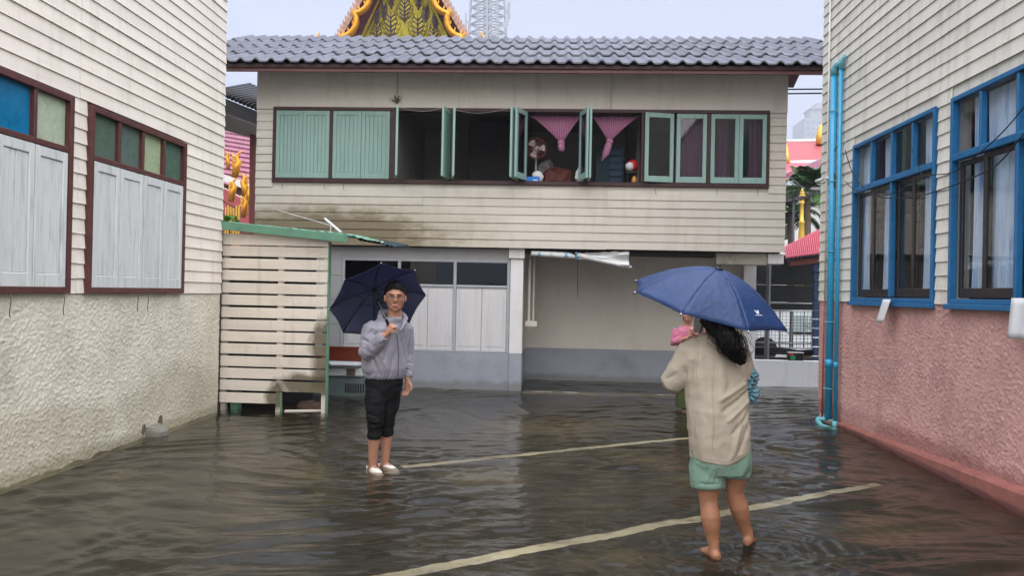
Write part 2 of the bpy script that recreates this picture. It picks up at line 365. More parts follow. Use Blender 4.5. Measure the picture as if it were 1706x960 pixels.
stain(MAT['siding_m'], '8f8260', [(-3.5, 12.4, 2.45, 2.6, 1, .55)], ns=2.5, amt=.4)
stain(MAT['slat'], '4d4427', [(-3.0, 9.8, .36, .5, 1, .13), (-2.86, 9.8, .75, .2, 1, .45), (-3.5, 9.8, .2, .13, 1, .16)], ns=6, stretch=(1, 1, .6), amt=.85)
stain(MAT['stucco_l'], '8d886c', [(-4.22, 7.4, -.02, 1, 5, .11)], ns=5, amt=.7)
stain(MAT['stucco_l'], 'a39b80', [(-4.22, 8.6, .3, 1, 1.2, .35), (-4.22, 6.3, .25, 1, 1.0, .3)], ns=3, amt=.45)
stain(MAT['stucco_r'], '7d4a42', [(3.66, 8.2, .1, 1, 4, .16)], ns=5, amt=.6)
stain(MAT['stucco_r'], 'c29a90', [(3.66, 7.4, .9, 1, 1.2, .5), (3.66, 9.3, .5, 1, .7, .5)], ns=3, amt=.5)
stain(MAT['plinth'], '4a2f2a', [(3.6, 7.5, -.02, 1, 6, .06)], ns=6, amt=.75)
stain(MAT['dado'], '66675f', [(-1, 13, -.02, 9, 4, .14)], ns=4, amt=.6)
def grime(m, col, sc, lo, hi, amt):
    """rain streaks and dirt that run across all the pieces of a wall"""
    nt = m.node_tree; N = nt.nodes.new; L = nt.links.new; p = nt.nodes['Principled BSDF']; src = p.inputs['Base Color'].links[0].from_socket
    g = N('ShaderNodeNewGeometry'); mp = N('ShaderNodeMapping'); mp.inputs['Scale'].default_value = sc; L(g.outputs['Position'], mp.inputs[0])
    nz = N('ShaderNodeTexNoise'); nz.inputs['Scale'].default_value = 1; nz.inputs['Detail'].default_value = 9; nz.inputs['Roughness'].default_value = .68; L(mp.outputs[0], nz.inputs['Vector'])
    mr = N('ShaderNodeMapRange'); mr.inputs[1].default_value = lo; mr.inputs[2].default_value = hi; mr.inputs[4].default_value = amt; L(nz.outputs['Fac'], mr.inputs[0])
    mx = N('ShaderNodeMix'); mx.data_type = 'RGBA'; mx.inputs[7].default_value = (*hx(col), 1); L(mr.outputs[0], mx.inputs[0]); L(src, mx.inputs[6]); L(mx.outputs[2], p.inputs['Base Color'])
for k_, c_, sc_, lo_, hi_, am_ in (('siding_l', '8b8472', (7, 7, .7), .52, .78, .38), ('siding_r', '7c7566', (8, 8, .6), .50, .76, .45), ('siding_m', '857c6a', (6, 6, .8), .52, .78, .4), ('panel', '6f685c', (5, 5, .7), .52, .78, .35),
    ('stucco_l', '857d66', (1.6, 1.6, .9), .48, .72, .35), ('stucco_r', '6f4a43', (1.8, 1.8, .9), .48, .72, .4), ('wall_b', '7d766a', (3, 3, .5), .52, .78, .3), ('shutter_l', '6f7872', (14, 14, 1.2), .55, .75, .5), ('mint', '4f7566', (16, 16, 1.2), .54, .76, .4),
    ('white_paint', '8c8c8a', (14, 14, .8), .54, .76, .4), ('column', '7c7a74', (9, 9, .8), .54, .76, .4), ('blue', '0c3350', (9, 9, 9), .55, .75, .5), ('plinth', '5d3a34', (8, 8, 1), .5, .75, .5), ('slat', '7d735c', (9, 9, .8), .54, .78, .4), ('lowwall', '7f8082', (5, 5, .8), .52, .76, .4), ('fascia', '33201f', (4, 4, 3), .52, .76, .5)): grime(MAT[k_], c_, sc_, lo_, hi_, am_)
# ------------------------------------------------------------------ ground and flood water
def ground_material():
    m = M('wet concrete paving', (.020, .017, .010), .6, .6, 1.1, .3, 25, detail=9, dirt=(.15, .115, .052), dirt_amt=.95, ds=.75)
    return m
g = MB(); g.box(-250, 480, -40, 860, -1.0, -.05)
g.build('ground', ground_material(), loc=(0, 0, 0), kind='structure')
def painted_line(a, b, w, label):
    a = V((*a, -.046)); b = V((*b, -.046)); d = (b-a).normalized(); n = V((-d.y, d.x, 0)); n_ = 110
    mb = MB(); rows = []
    for i in range(n_+1):
        t = i/n_; p = a.lerp(b, t); e1 = .016*nz3((i*.8, 3, a.x))+.01*nz3((i*2.7, 3, 4)); e2 = .016*nz3((i*.8, 9, a.x))+.01*nz3((i*2.7, 7, 4)); w_ = w*(1-.35*max(0, t-.8)/.2)
        p = p + n*(.03*nz3((i*.12, 5, a.y)))
        rows.append([p-n*(w_/2+e1), p+n*(w_/2+e2)])
    mb.grid(rows); tag(mb.build('road_marking', MAT['line'], loc=tuple(a)), label, kind='structure')
painted_line((-1.3, 4.12), (2.95, 7.07), .115, 'white painted parking line under the shallow water nearest the camera')
painted_line((-1.35, 7.14), (1.75, 9.13), .105, 'white painted parking line under the water behind the man')

def water_material():
    m = bpy.data.materials.new('flood water'); m.use_nodes = True; nt = m.node_tree; nt.nodes.clear(); N = nt.nodes.new; L = nt.links.new
    out = N('ShaderNodeOutputMaterial'); tr = N('ShaderNodeBsdfTransparent'); tr.inputs[0].default_value = (.80, .76, .66, 1)
    df = N('ShaderNodeBsdfDiffuse'); df.inputs[0].default_value = (.034, .030, .021, 1)
    gl = N('ShaderNodeBsdfGlossy'); gl.inputs['Roughness'].default_value = .02
    tc = N('ShaderNodeTexCoord'); mp = N('ShaderNodeMapping'); mp.inputs['Scale'].default_value = (.6, 1.2, 1); L(tc.outputs['Object'], mp.inputs[0])
    n1 = N('ShaderNodeTexNoise'); n1.inputs['Scale'].default_value = 24; n1.inputs['Detail'].default_value = 3; n1.inputs['Distortion'].default_value = .8; L(mp.outputs[0], n1.inputs['Vector'])
    bp = N('ShaderNodeBump'); bp.inputs['Strength'].default_value = .13; bp.inputs['Distance'].default_value = .02; L(n1.outputs['Fac'], bp.inputs['Height'])
    # silt drifts in clouds
    n2 = N('ShaderNodeTexNoise'); n2.inputs['Scale'].default_value = .9; n2.inputs['Detail'].default_value = 6; L(tc.outputs['Object'], n2.inputs['Vector'])
    mr = N('ShaderNodeMapRange'); mr.inputs[1].default_value = .3; mr.inputs[2].default_value = .7; mr.inputs[3].default_value = .0; mr.inputs[4].default_value = .45; L(n2.outputs['Fac'], mr.inputs[0])
    m0 = N('ShaderNodeMixShader'); L(mr.outputs[0], m0.inputs[0]); L(tr.outputs[0], m0.inputs[1]); L(df.outputs[0], m0.inputs[2])
    L(bp.outputs[0], gl.inputs['Normal'])
    mx = N('ShaderNodeMixShader'); L(schlick(nt, .02, bp.outputs[0]), mx.inputs[0]); L(m0.outputs[0], mx.inputs[1]); L(gl.outputs[0], mx.inputs[2]); L(mx.outputs[0], out.inputs[0])
    return m
MAN = V((-1.46, 6.87, -.05)); WOMAN = V((1.17, 4.90, -.05)); THIRD = V((1.98, 11.0, -.05))
def water():
    xs = np.concatenate([np.linspace(-60, -5, 12)[:-1], np.arange(-5, 6.2, .022), np.linspace(6.2, 60, 12)])
    ys = [-20, -10, -4, 0, 1.5, 2.6]
    y = 3.0
    while y < 15: ys.append(y); y += .016 + max(0, y-5)*.0030
    ys += list(np.linspace(15.2, 90, 16)); ys = np.array(ys)
    X, Y = np.meshgrid(xs, ys); Z = np.zeros_like(X)
    fine = ((X > -4.9) & (X < 6.1) & (Y > 2.9) & (Y < 15)).astype(float)
    r = np.random.default_rng(3)
    wx = sum(.12*np.sin(X*a+Y*b+p) for a, b, p in r.uniform(.6, 2.6, (6, 3)))
    wy = sum(.12*np.sin(X*a-Y*b+p) for a, b, p in r.uniform(.6, 2.6, (6, 3)))
    patch = .65+.35*np.sin(.9*X+1.3*wx*6+.4)*np.sin(.7*Y+wy*6)
    for i in range(90):
        lam = .06+.5*r.uniform(0, 1)**1.8; k = 2*math.pi/lam; th = r.normal(math.pi/2+.08, .27); ph = r.uniform(0, 6.3)
        amp = .0046*lam*r.uniform(.4, 1.1)*(.7+.6*min(1, lam/.3))
        Z += amp*np.sin(k*(math.cos(th)*(X+wx)+math.sin(th)*(Y+wy))+ph)
    Z *= patch*(1+1.3*np.exp(-((X-2.15)/.85)**2)*np.clip((10.5-Y)/3, 0, 1)+.7*np.exp(-((X+1.6)/.9)**2-((Y-4.4)/1.1)**2))
    for (c, lam, a, dec) in ((MAN, .17,   .0036, .8), (MAN+V((.12, .2, 0)), .11, .0022, .5), (WOMAN+V((-.15, -.1, 0)), .12, .0035, .6), (WOMAN+V((.25, .1, 0)), .10, .004, .8), (V((-2.4, 9.5, 0)), .2, .003, .6)):
        R = np.hypot(X-c.x+.25*wx, Y-c.y+.25*wy); Z += a*np.sin(2*math.pi*R/lam)*np.exp(-R/dec)*np.clip(R/.1, 0, 1)
    rr = random.Random(5)
    for _ in range(42):      # raindrop rings
        cx = rr.uniform(-4, 3.5); cy = rr.uniform(4, 11); R = np.hypot(X-cx, Y-cy); r0 = rr.uniform(.03, .10)
        Z += .004*np.cos((R-r0)*90)*np.exp(-((R-r0)/.022)**2)
    Z *= fine
    ny, nx = X.shape; co = np.stack([X, Y, Z], -1).reshape(-1, 3)
    idx = np.arange(ny*nx).reshape(ny, nx)
    q = np.stack([idx[:-1, :-1], idx[:-1, 1:], idx[1:, 1:], idx[1:, :-1]], -1).reshape(-1, 4)
    me = bpy.data.meshes.new('water'); me.vertices.add(len(co)); me.vertices.foreach_set('co', co.ravel())
    me.loops.add(q.size); me.loops.foreach_set('vertex_index', q.ravel().astype(np.int32)); me.polygons.add(len(q))
    me.polygons.foreach_set('loop_start', np.arange(0, q.size, 4, dtype=np.int32)); me.polygons.foreach_set('loop_total', np.full(len(q), 4, np.int32))
    me.update(); me.validate(); me.polygons.foreach_set('use_smooth', [True]*len(q))
    tag(link_mesh('water', me, water_material()), kind='structure')
water()

# ------------------------------------------------------------------ clapboard walls
PITCH_B = .1335
def siding(parent, mat, wall, pos, out, z0, z1, a0, a1, joints, holes):
    """lap boards on the wall plane wall=pos (facing out = +-1), run along the other axis from a0 to a1; holes = (a0,a1,z0,z1)"""
    n = int(math.ceil((z1-z0)/PITCH_B)); cuts = [a0]+sorted(joints)+[a1]
    for i in range(n):
        zb = z0+i*PITCH_B; zt = zb+PITCH_B+.012; zt = min(zt, z1+.012)
        jog = random.choice((0, 0, .0)) 
        for j in range(len(cuts)-1):
            segs = [(cuts[j]+(.0015 if j else 0), cuts[j+1]-(.0015 if j < len(cuts)-2 else 0))]
            for (h0, h1, hz0, hz1) in holes:
                if zt-.02 > hz0 and zb+.02 < hz1:
                    ns = []
                    for s0, s1 in segs:
                        if s1 <= h0 or s0 >= h1: ns.append((s0, s1)); continue
                        if s0 < h0: ns.append((s0, h0))
                        if s1 > h1: ns.append((h1, s1))
                    segs = ns
            for s0, s1 in segs:
                if s1-s0 < .02: continue
                e = random.uniform(0, .006) if s1 == a1 else 0; e0 = random.uniform(0, .006) if s0 == a0 else 0
                jz = random.uniform(-.002, .002); tl = random.uniform(-.0022, .0022); th = random.uniform(.017, .022)
                mb = MB(); n_ = 3; ring = []
                for k in range(n_+1):
                    a = s0-e0+(s1-s0+e+e0)*k/n_; bow = .0012*math.sin(k*1.7+i)
                    dz = jz+tl*(k/n_-.5)+random.uniform(-.0008, .0008)
                    sec = [(.003, zb+dz+.002), (th+bow, zb+dz), (th+bow-.002, zb+dz+.01), (.0045, zt+dz), (0, zt+dz)]
                    if wall == 'x': ring.append([(pos+out*d, a, z) for d, z in sec])
                    else: ring.append([(a, pos+out*d, z) for d, z in sec])
                mb.rings(ring); mb.build('siding_board', mat, parent)

def stucco(parent, name, mat, x, out, y0, y1, z0, z1, amp=.016, res=.0105):
    ny = int((y1-y0)/res); nz_ = int((z1-z0)/res); rows = []
    for j in range(nz_+1):
        z = z0+(z1-z0)*j/nz_; row = []
        for i in range(ny+1):
            y = y0+(y1-y0)*i/ny
            p = V((y*30+.3*z, z*38, x)); a = mnoise.noise(p); b = mnoise.noise(V((y*62, z*70, 2.2*x))); c = mnoise.noise(V((y*4, z*4, 7)))
            d_ = random.uniform(-1, 1); h = amp*(.7*max(-.12, a)+.7*max(-.15, b)+.30*d_+.25*c)
            edge = min(1, min(z1-z, 9)/.03)
            row.append((x+out*h*edge, y, z))
        rows.append(row)
    mb = MB(); mb.grid(rows); return mb.build(name, mat, parent, smooth=True)

def wall_frame(mb, x, out, ya, yb, za, zb, w, d, c=.004):
    """rectangular frame on an x-facing wall"""
    lo, hi = (x, x+out*d) if out > 0 else (x+out*d, x)
    mb.cbox(lo, hi, ya, ya+w, za, zb, c); mb.cbox(lo, hi, yb-w, yb, za, zb, c)
    mb.cbox(lo+.001, hi-.001, ya+w, yb-w, zb-w, zb, c); mb.cbox(lo+.001, hi-.001, ya+w, yb-w, za, za+w, c)

# ------------------------------------------------------------------ left building
LX = -4.22; LY1 = 9.69
lb = thing('clapboard_building', 'cream clapboard building with rough cast base and pale closed shutters', 'building', (LX-2.5, 6, 0))
core = MB(); core.box(LX-4, LX-.02, -3, LY1-.004, -.2, 1.515)
for (a, b, c, d) in ((-3, 4.65, 1.515, 3.25), (6.545, 6.765, 1.515, 3.25), (8.63, LY1-.004, 1.515, 3.25), (-3, LY1-.004, 3.25, 5.76)): core.box(LX-.2, LX-.003, a, b, c, d)
core.box(LX-4, LX-3.8, -3, LY1-.004, 1.515, 5.76); core.box(LX-3.8, LX-.2, LY1-.2, LY1-.004, 1.515, 5.76); core.box(LX-3.8, LX-.2, -3, -2.8, 1.515, 5.76); core.box(LX-4.2, LX+.05, -3.3, LY1+.05, 5.78, 5.86)
core.build('wall', MAT['siding_l'], lb)
sb = stucco(lb, 'rough_cast_wall', MAT['stucco_l'], LX, 1, 3.4, LY1, -.12, 1.515, amp=.0105)
MB().box(LX-.02, LX+.004, -3, 3.399, -.12, 1.515).build('rough_cast_wall', MAT['stucco_l'], lb)
siding(lb, MAT['siding_l'], 'x', LX, 1, 1.512, 5.72, -1.2, LY1+.006, [2.72, 6.66], [(4.68, 6.53, 1.5, 3.225), (6.78, 8.615, 1.5, 3.22)])
def pattern_glass(name, base, spot, s):
    m = M(name, base, .12, .12, 20, .25, 35, spec=.6, dirt=spot, dirt_amt=.8, ds=s, bdist=.004)
    return m
PG = [pattern_glass('patterned glass dark green', '55685c', '3c5148', 7), pattern_glass('patterned glass grey green', '5a6a62', '44584e', 9), pattern_glass('patterned glass light green', '9fae8c', '7f9860', 9), pattern_glass('patterned glass mid green', '4c6558', '6c8070', 9),
      pattern_glass('blue film on glass', '0a6f9c', '07557c', 8), pattern_glass('patterned glass pale', 'a9b79f', '8aa07c', 9)]
def left_window(ya, yb, za, zb, zt, leaves, panes, hooks):
    w = MB(); wall_frame(w, LX-.03, 1, ya, yb, za, zb, .055, .085)
    w.cbox(LX-.028, LX+.05, ya+.055, yb-.055, zt-.03, zt+.02)
    n = len(panes); step = (yb-ya-.11)/n
    for k in range(1, n): w.cbox(LX-.027, LX+.045, ya+.055+k*step-.02, ya+.055+k*step+.02, zt+.02, zb-.055)
    win = w.build('window', MAT['maroon'], lb)
    for k, pm in enumerate(panes):
        p = MB(); p.box(LX-.004, LX+.002, ya+.055+k*step, ya+.055+(k+1)*step, zt+.02, zb-.055); p.build('pane', PG[pm], win)
    z0, z1 = za+.05, zt-.034; m = len(leaves)-1
    for k in range(m):
        a, b = leaves[k]+.006, leaves[k+1]-.006; s = MB(); x0 = LX+.0+random.uniform(0, .006); st = .062
        s.cbox(x0, x0+.045, a, a+st, z0, z1); s.cbox(x0, x0+.045, b-st, b, z0, z1)
        s.cbox(x0, x0+.043, a+st, b-st, z1-.085, z1); s.cbox(x0, x0+.043, a+st, b-st, z0, z0+.115)
        n_ = 4; g_ = (b-a-2*st)/n_
        for q in range(n_): s.cbox(x0+.004, x0+.032+random.uniform(-.002, .002), a+st+q*g_+.0015, a+st+(q+1)*g_-.0015, z0+.117, z1-.087, .004)
        s.build('shutter', MAT['shutter_l'], win)
    for y in hooks:
        h = MB(); h.tube([(LX+.05, y, za+.02), (LX+.055, y+.004, za-.06), (LX+.05, y-.004, za-.15), (LX+.045, y+.012, za-.185)], .004, 6); h.build('hook', MAT['rust'], win, smooth=True)
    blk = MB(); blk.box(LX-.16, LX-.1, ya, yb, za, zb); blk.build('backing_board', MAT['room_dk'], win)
left_window(4.68, 6.53, 1.512, 3.225, 2.755, [4.74, 5.17, 5.61, 6.04, 6.47], [0, 1, 4, 5], [5.78, 6.44])
left_window(6.78, 8.615, 1.512, 3.22, 2.755, [6.84, 7.28, 7.715, 8.13, 8.555], [0, 1, 2, 3], [7.63, 7.83])
# concrete block and broken openings at the foot of the wall
cb = MB(); ring = []
for z, e in ((-.06, 0), (.045, 0), (.075, -.02)):
    ring.append([(LX+.0, 7.93, z), (LX+.15+e, 7.96-e*.5, z), (LX+.17+e, 8.10+e*.2, z), (LX+.0, 8.2, z)])
cb.rings(ring); cb.v = [(x, y, z+(.03 if x < LX+.05 and z > 0 else 0)) for x, y, z in cb.v]
cb.build('concrete_block', MAT['block'], label='small concrete block in the water against the rough cast wall', cat='block')
def hole(y, z, sy, sz):
    mb = MB(); n = 14
    pts = [(LX+.017, y+sy*math.cos(a)*(1+.3*nz3((a, y, 1))), z+sz*math.sin(a)*(1+.35*nz3((a, y, 5)))) for a in [2*math.pi*k/n for k in range(n)]]
    mb.rings([[(p[0], y+(p[1]-y)*1.25, z+(p[2]-z)*1.25) for p in pts], [(p[0]-.004, p[1], p[2]) for p in pts], [(p[0]-.03, y+(p[1]-y)*.8, z+(p[2]-z)*.8) for p in pts]], cap=False)
    mb.add([(p[0]-.012, y+(p[1]-y)*.95, z+(p[2]-z)*.95) for p in pts], [tuple(range(n))]); mb.build('broken_hole', MAT['hole'], lb)
hole(7.88, .09, .022, .045); hole(8.22, .13, .03, .05)

# ------------------------------------------------------------------ right building
RX = 3.66; RY1 = 10.74
rb = thing('clapboard_building', 'ivory clapboard building with pink rough cast base and blue framed windows', 'building', (RX+2.5, 6, 0))
WA = (7.575, 9.59, 1.575, 3.46, 2.905); WB = (5.23, 7.285, 1.575, 3.46, 2.905)
core = MB(); core.box(RX+.02, RX+4, -3, RY1-.004, -.2, 1.57)
for (a, b, c, d) in ((-3, WB[0], 1.57, 3.46), (WB[1], WA[0], 1.57, 3.46), (WA[1], RY1-.004, 1.57, 3.46), (-3, RY1-.004, 3.46, 6.0)): core.box(RX+.003, RX+.16, a, b, c, d)
core.box(RX+3.8, RX+4, -3, RY1-.004, 1.57, 6.0); core.box(RX+.16, RX+3.8, RY1-.15, RY1-.004, 1.57, 6.0); core.box(RX+.16, RX+3.8, -3, -2.8, 1.57, 6.0); core.box(RX-.05, RX+4.2, -3.3, RY1+.05, 6.02, 6.1)
core.build('wall', MAT['siding_r'], rb)
rm = MB(); rm.box(RX+.2, RX+3.7, 4.5, 10.3, 1.575, 1.62); rm.box(RX+3.6, RX+3.7, 4.5, 10.3, 1.62, 4); rm.box(RX+.2, RX+3.6, 4.5, 10.3, 3.9, 4.0); rm.box(RX+.2, RX+3.6, 10.2, 10.3, 1.62, 3.9); rm.box(RX+.2, RX+3.6, 4.5, 4.6, 1.62, 3.9)
rm.build('room', MAT['room'], rb)
stucco(rb, 'rough_cast_wall', MAT['stucco_r'], RX, -1, 3.4, RY1, .06, 1.572, amp=.0115)
MB().box(RX-.004, RX+.02, -3, 3.399, -.1, 1.57).build('rough_cast_wall', MAT['stucco_r'], rb)
pl = MB(); rows = []
for i in range(81):
    y = 3.5+(10.0-3.5)*i/80; d = .05+.075*max(0, (9-y)/5)+.006*nz3((y*3, 1, 1)); t = .045+.13*max(0, (9.9-y)/3.8)*(.95+.05*nz3((y*5, 3, 1))); t = min(t, .19)
    rows.append([(RX+.02, y, -.12), (RX-d-.005, y, -.12), (RX-d, y, t-.02), (RX-d+.014, y, t), (RX+.02, y, t+.02)])
pl.rings([r for r in rows]); pl.build('plinth', MAT['plinth'], rb, smooth=False)
siding(rb, MAT['siding_r'], 'x', RX, -1, 1.568, 5.96, -1.2, RY1+.006, [3.5, 7.43], [(WA[0]-.02, WA[1]+.01, 1.5, 3.475), (WB[0], WB[1]+.02, 1.5, 3.475)])
def right_window(w, bays, trans):
    ya, yb, za, zb, zt = w; fr = MB(); x = RX+.03
    wall_frame(fr, x, -1, ya, yb, za, zb, .042, .065); fr.cbox(RX-.038, x-.001, ya+.055, yb-.055, zt-.035, zt+.03)
    fr.cbox(RX-.07, x-.002, ya-.01, yb+.01, za-.05, za-.002)
    for y in trans: fr.cbox(RX-.03, x-.002, y-.016, y+.016, zt+.03, zb-.055)
    for y in bays[1:-1]: fr.cbox(RX-.03, x-.002, y-.02, y+.02, za+.055, zt-.035)
    win = fr.build('window', MAT['blue'], rb)
    edges = [ya+.055]+trans+[yb-.055]
    for k in range(len(edges)-1):
        MB().box(RX+.018, RX+.023, edges[k], edges[k+1], zt+.03, zb-.055).build('pane', MAT['glass'], win)
    for k in range(len(bays)-1):
        b0 = bays[k]+(.055 if k == 0 else .025); b1 = bays[k+1]-(.055 if k == len(bays)-2 else .025); mid = (b0+b1)/2
        s0, s1 = za+.055, zt-.036
        for q, (a, b, xo) in enumerate(((b0, mid+.03, .004), (mid-.03, b1, .034))):
            s = MB(); x0, x1 = RX+xo, RX+xo+.026; t = .052
            s.cbox(x0, x1, a, a+t, s0, s1); s.cbox(x0, x1, b-t, b, s0, s1); s.cbox(x0+.001, x1-.001, a+t, b-t, s1-t, s1); s.cbox(x0+.001, x1-.001, a+t, b-t, s0, s0+.085)
            s.build('sliding_sash', MAT['sash'], win)
            MB().box(x0+.011, x0+.015, a+t, b-t, s0+.085, s1-t).build('pane', MAT['glass'], win)
    return win
def drape(y0, y1, z0, z1, x, n, seed, label=None):
    rows = []; m = int((y1-y0)/.008)+6
    for j in range(13):
        t = j/12; z = z1+(z0-z1)*t; row = []
        for i in range(m+1):
            s = i/m; sw = (.5-s)*.06*math.sin(t*3); y = y0+(y1-y0)*s+sw+.01*nz3((s*4, t*2, seed))
            row.append((x+.018*math.sin(2*math.pi*n*s+seed+.8*nz3((s*3, t*1.5, seed)))*(.7+.5*t), y, z))
        rows.append(row)
    mb = MB(); mb.grid(rows)
    return mb.build('curtain', MAT['curtain'], None, smooth=True, label=label, cat='curtain', group='blue and white curtains behind the blue framed windows')
wa = right_window(WA, [7.575, 8.53, 9.59], [8.05, 8.53, 9.06]); wb = right_window(WB, [5.23, 6.27, 7.285], [5.75, 6.27, 6.80])
P1 = 'window beside the blue pipes'; P2 = 'window at the right edge of the photo'
XC = RX+.1; SH = .17
for (a, b, n_, lab) in ((9.17, 9.42, 4, 'narrow pale curtain nearest the blue pipes'), (8.62, 8.80, 4, 'narrow blue curtain before the middle bar of the window beside the pipes'), (7.64, 7.86, 4, 'blue and white curtain at the near end of the window beside the pipes'),
                        (6.78, 6.95, 3, 'narrow curtain inside the first sash of the large blue window at the frame edge'), (6.30, 6.72, 7, 'wide blue and white curtain inside the large blue window at the frame edge'), (5.3, 6.0, 9, 'blue curtain beyond the mullion of the large blue window, cut by the frame')):
    drape(a+SH, b+SH, 1.66, 3.42, XC, n_, a, lab)
# drain pipes, thin conduit, camera, cables, papers
dp = thing('drain_pipe', 'bright blue twin plastic drain pipe on the corner of the ivory building', 'pipe', (RX-.08, 10.08, 0))
a = MB(); a.tube([(RX-.09, 10.09, .06), (RX-.09, 10.09, 4.47)], .044, 14); a.build('pipe', MAT['pipe'], dp, smooth=True)
a = MB(); a.tube([(RX-.06, 9.93, .02), (RX-.06, 9.94, 4.52)], .024, 12); a.build('thin_pipe', MAT['pipe'], dp, smooth=True)
a = MB(); a.tube([(RX-.09, 10.09, 4.46), (RX-.088, 10.085, 4.54), (RX-.07, 10.05, 4.58), (RX-.05, 9.98, 4.59)], .05, 12); a.tube([(RX-.06, 9.94, 4.5), (RX-.055, 9.93, 4.58), (RX-.05, 9.86, 4.64)], .031, 10); a.build('elbow', MAT['pipe_teal'], dp, smooth=True)
a = MB(); a.tube([(RX-.09, 10.09, .72), (RX-.09, 10.09, .82)], .050, 14); a.tube([(RX-.06, 9.935, .72), (RX-.06, 9.935, .8)], .029, 12); a.build('coupling', MAT['pipe'], dp, smooth=True)
a = MB(); a.tube([(RX-.09, 10.09, .08), (RX-.12, 10.12, .05), (RX-.2, 10.14, .05), (RX-.21, 10.1, .02), (RX-.2, 10.0, -.02), (RX-.13, 9.82, -.03), (RX-.1, 9.75, -.03)], .03, 10); a.tube([(RX-.06, 9.935, .06), (RX-.06, 9.935, -.05)], .036, 10); a.tube([(RX-.2, 10.13, .06), (RX-.2, 10.13, -.05)], .035, 10); a.build('outlet_fitting', MAT['pipe_teal'], dp, smooth=True)
for z in (.45, 1.3, 2.2, 3.1, 4.0):
    a = MB(); a.tube([(RX-.005, 10.16, z), (RX-.1, 10.155, z), (RX-.155, 10.1, z), (RX-.1, 10.02, z), (RX-.005, 10.015, z)], .006, 5); a.build('bracket', MAT['pipe_teal'], dp)
a = MB(); a.tube([(RX-.035, 10.47, -.05), (RX-.035, 10.47, 1.57)], .012, 8); a.build('conduit', MAT['plinth'], label='thin pink conduit on the rough cast corner', cat='conduit', smooth=True)
a = MB(); a.tube([(RX-.035, 10.45, 1.58), (RX-.035, 10.45, 3.3), (RX-.035, 10.44, 5.98)], .012, 8); a.build('conduit', MAT['siding_r'], label='thin ivory conduit running up the clapboard corner', cat='conduit', smooth=True)
cc = thing('security_camera', 'small black and white security camera on the clapboard corner', 'camera', (RX-.03, 10.5, 3.12))
a = MB(); a.tube([(RX-.02, 10.42, 3.20), (RX-.1, 10.45, 3.19), (RX-.11, 10.47, 3.17)], .010, 8); a.lathe((RX-.03, 10.42, 3.17), [(.022, 0), (.022, .04)], 12); a.build('bracket', MAT['pale'], cc, smooth=True)
a = MB(); a.tube([(RX-.10, 10.42, 3.18), (RX-.15, 10.53, 3.16)], [.022, .025], 12); a.build('housing', MAT['pale'], cc, smooth=True)
a = MB(); a.tube([(RX-.148, 10.525, 3.16), (RX-.162, 10.555, 3.156)], .026, 12); a.build('lens', MAT['black'], cc, smooth=True)
def cable(name, label, pts, r=.006, mat='cable', group=None):
    P = [V(p) for p in pts]; out = []
    for i in range(len(P)-1):     # smooth through the points
        p0, p1, p2, p3 = P[max(i-1, 0)], P[i], P[i+1], P[min(i+2, len(P)-1)]
        for k in range(8):
            t = k/8; out.append(.5*((2*p1)+(p2-p0)*t+(2*p0-5*p1+4*p2-p3)*t*t+(3*p1-p0-3*p2+p3)*t**3))
    out.append(P[-1]); mb = MB(); mb.tube(out, r, 6)
    return mb.build(name, MAT[mat], label=label, cat='cable', group=group, smooth=True)
def rw(px, py, d=.08): return at(px, py, 'x', RX-d)
cable('cable', 'black cable looping from the security camera to the blue pipes', [rw(1383, 290), rw(1381, 306), rw(1384, 318), rw(1389, 316), rw(1391, 300), rw(1389, 275), rw(1388, 258), rw(1394, 246)], .008)
cable('cable', 'black cable sagging from the blue pipe past both blue windows', [rw(1408, 250), rw(1418, 282), rw(1432, 305), rw(1455, 325), rw(1485, 330), rw(1530, 327), rw(1570, 315), rw(1610, 300), rw(1660, 275), rw(1706, 222, .2)], .006)
cable('cable', 'thin black cable crossing the transom to the frame edge', [rw(1408, 302), rw(1425, 316), rw(1470, 326), rw(1510, 312), rw(1545, 293), rw(1590, 286), rw(1640, 248), rw(1675, 215), rw(1706, 178, .2)], .0055)
cable('cable', 'thin wire hanging across the panes beside the pipes', [rw(1504, 214), rw(1518, 245), rw(1530, 278), rw(1538, 298)], .0035)
def paper(px, py, w, h, lean, label):
    p = rw(px, py, .08); rows = []
    for j in range(7):
        t = j/6; row = []
        for i in range(6):
            s = i/5-.5; row.append((p.x-.03-.05*t+.025*math.cos(s*3), p.y+w*s*(1-.1*t)+lean*t, p.z-h*t+.01*nz3((i, j, px))))
        rows.append(row)
    mb = MB(); mb.grid(rows); mb.build('paper_sheet', MAT['pale'], label=label, cat='paper', group='white sheets tucked under the blue windows', thick=.003, smooth=True)
paper(1482, 499, .19, .25, .06, 'white curled sheet hanging under the window beside the blue pipes')
paper(1706, 497, .22, .31, -.03, 'white sheet hanging under the window at the photo edge')
# ------------------------------------------------------------------ main building
FY = 12.45; GY = 12.60; BX0, BX1 = -4.86, 3.675
mbld = thing('raised_house', 'two storey clapboard house with grey tiled roof and mint green shutters', 'building', (-.6, 13.5, 0))
Z_B, Z_SILL, Z_HEAD, Z_PAN, Z_TOP = 2.315, 3.36, 4.545, 4.525, 5.06
w = MB()
w.box(BX0+.03, BX1-.03, FY+.003, FY+.14, Z_B+.01, Z_SILL); w.box(BX0+.03, -4.58, FY+.003, FY+.14, Z_SILL, Z_HEAD); w.box(3.40, BX1-.03, FY+.003, FY+.14, Z_SILL, Z_HEAD); w.box(BX0+.03, BX1-.03, FY+.003, FY+.14, Z_HEAD, Z_TOP)
w.box(BX0+.005, BX0+.14, FY+.14, 16.1, Z_B+.01, 5.25); w.box(BX1-.14, BX1-.005, FY+.14, 16.1, Z_B+.01, 5.25); w.box(BX0, BX1, 16.1, 16.25, Z_B, 5.6)
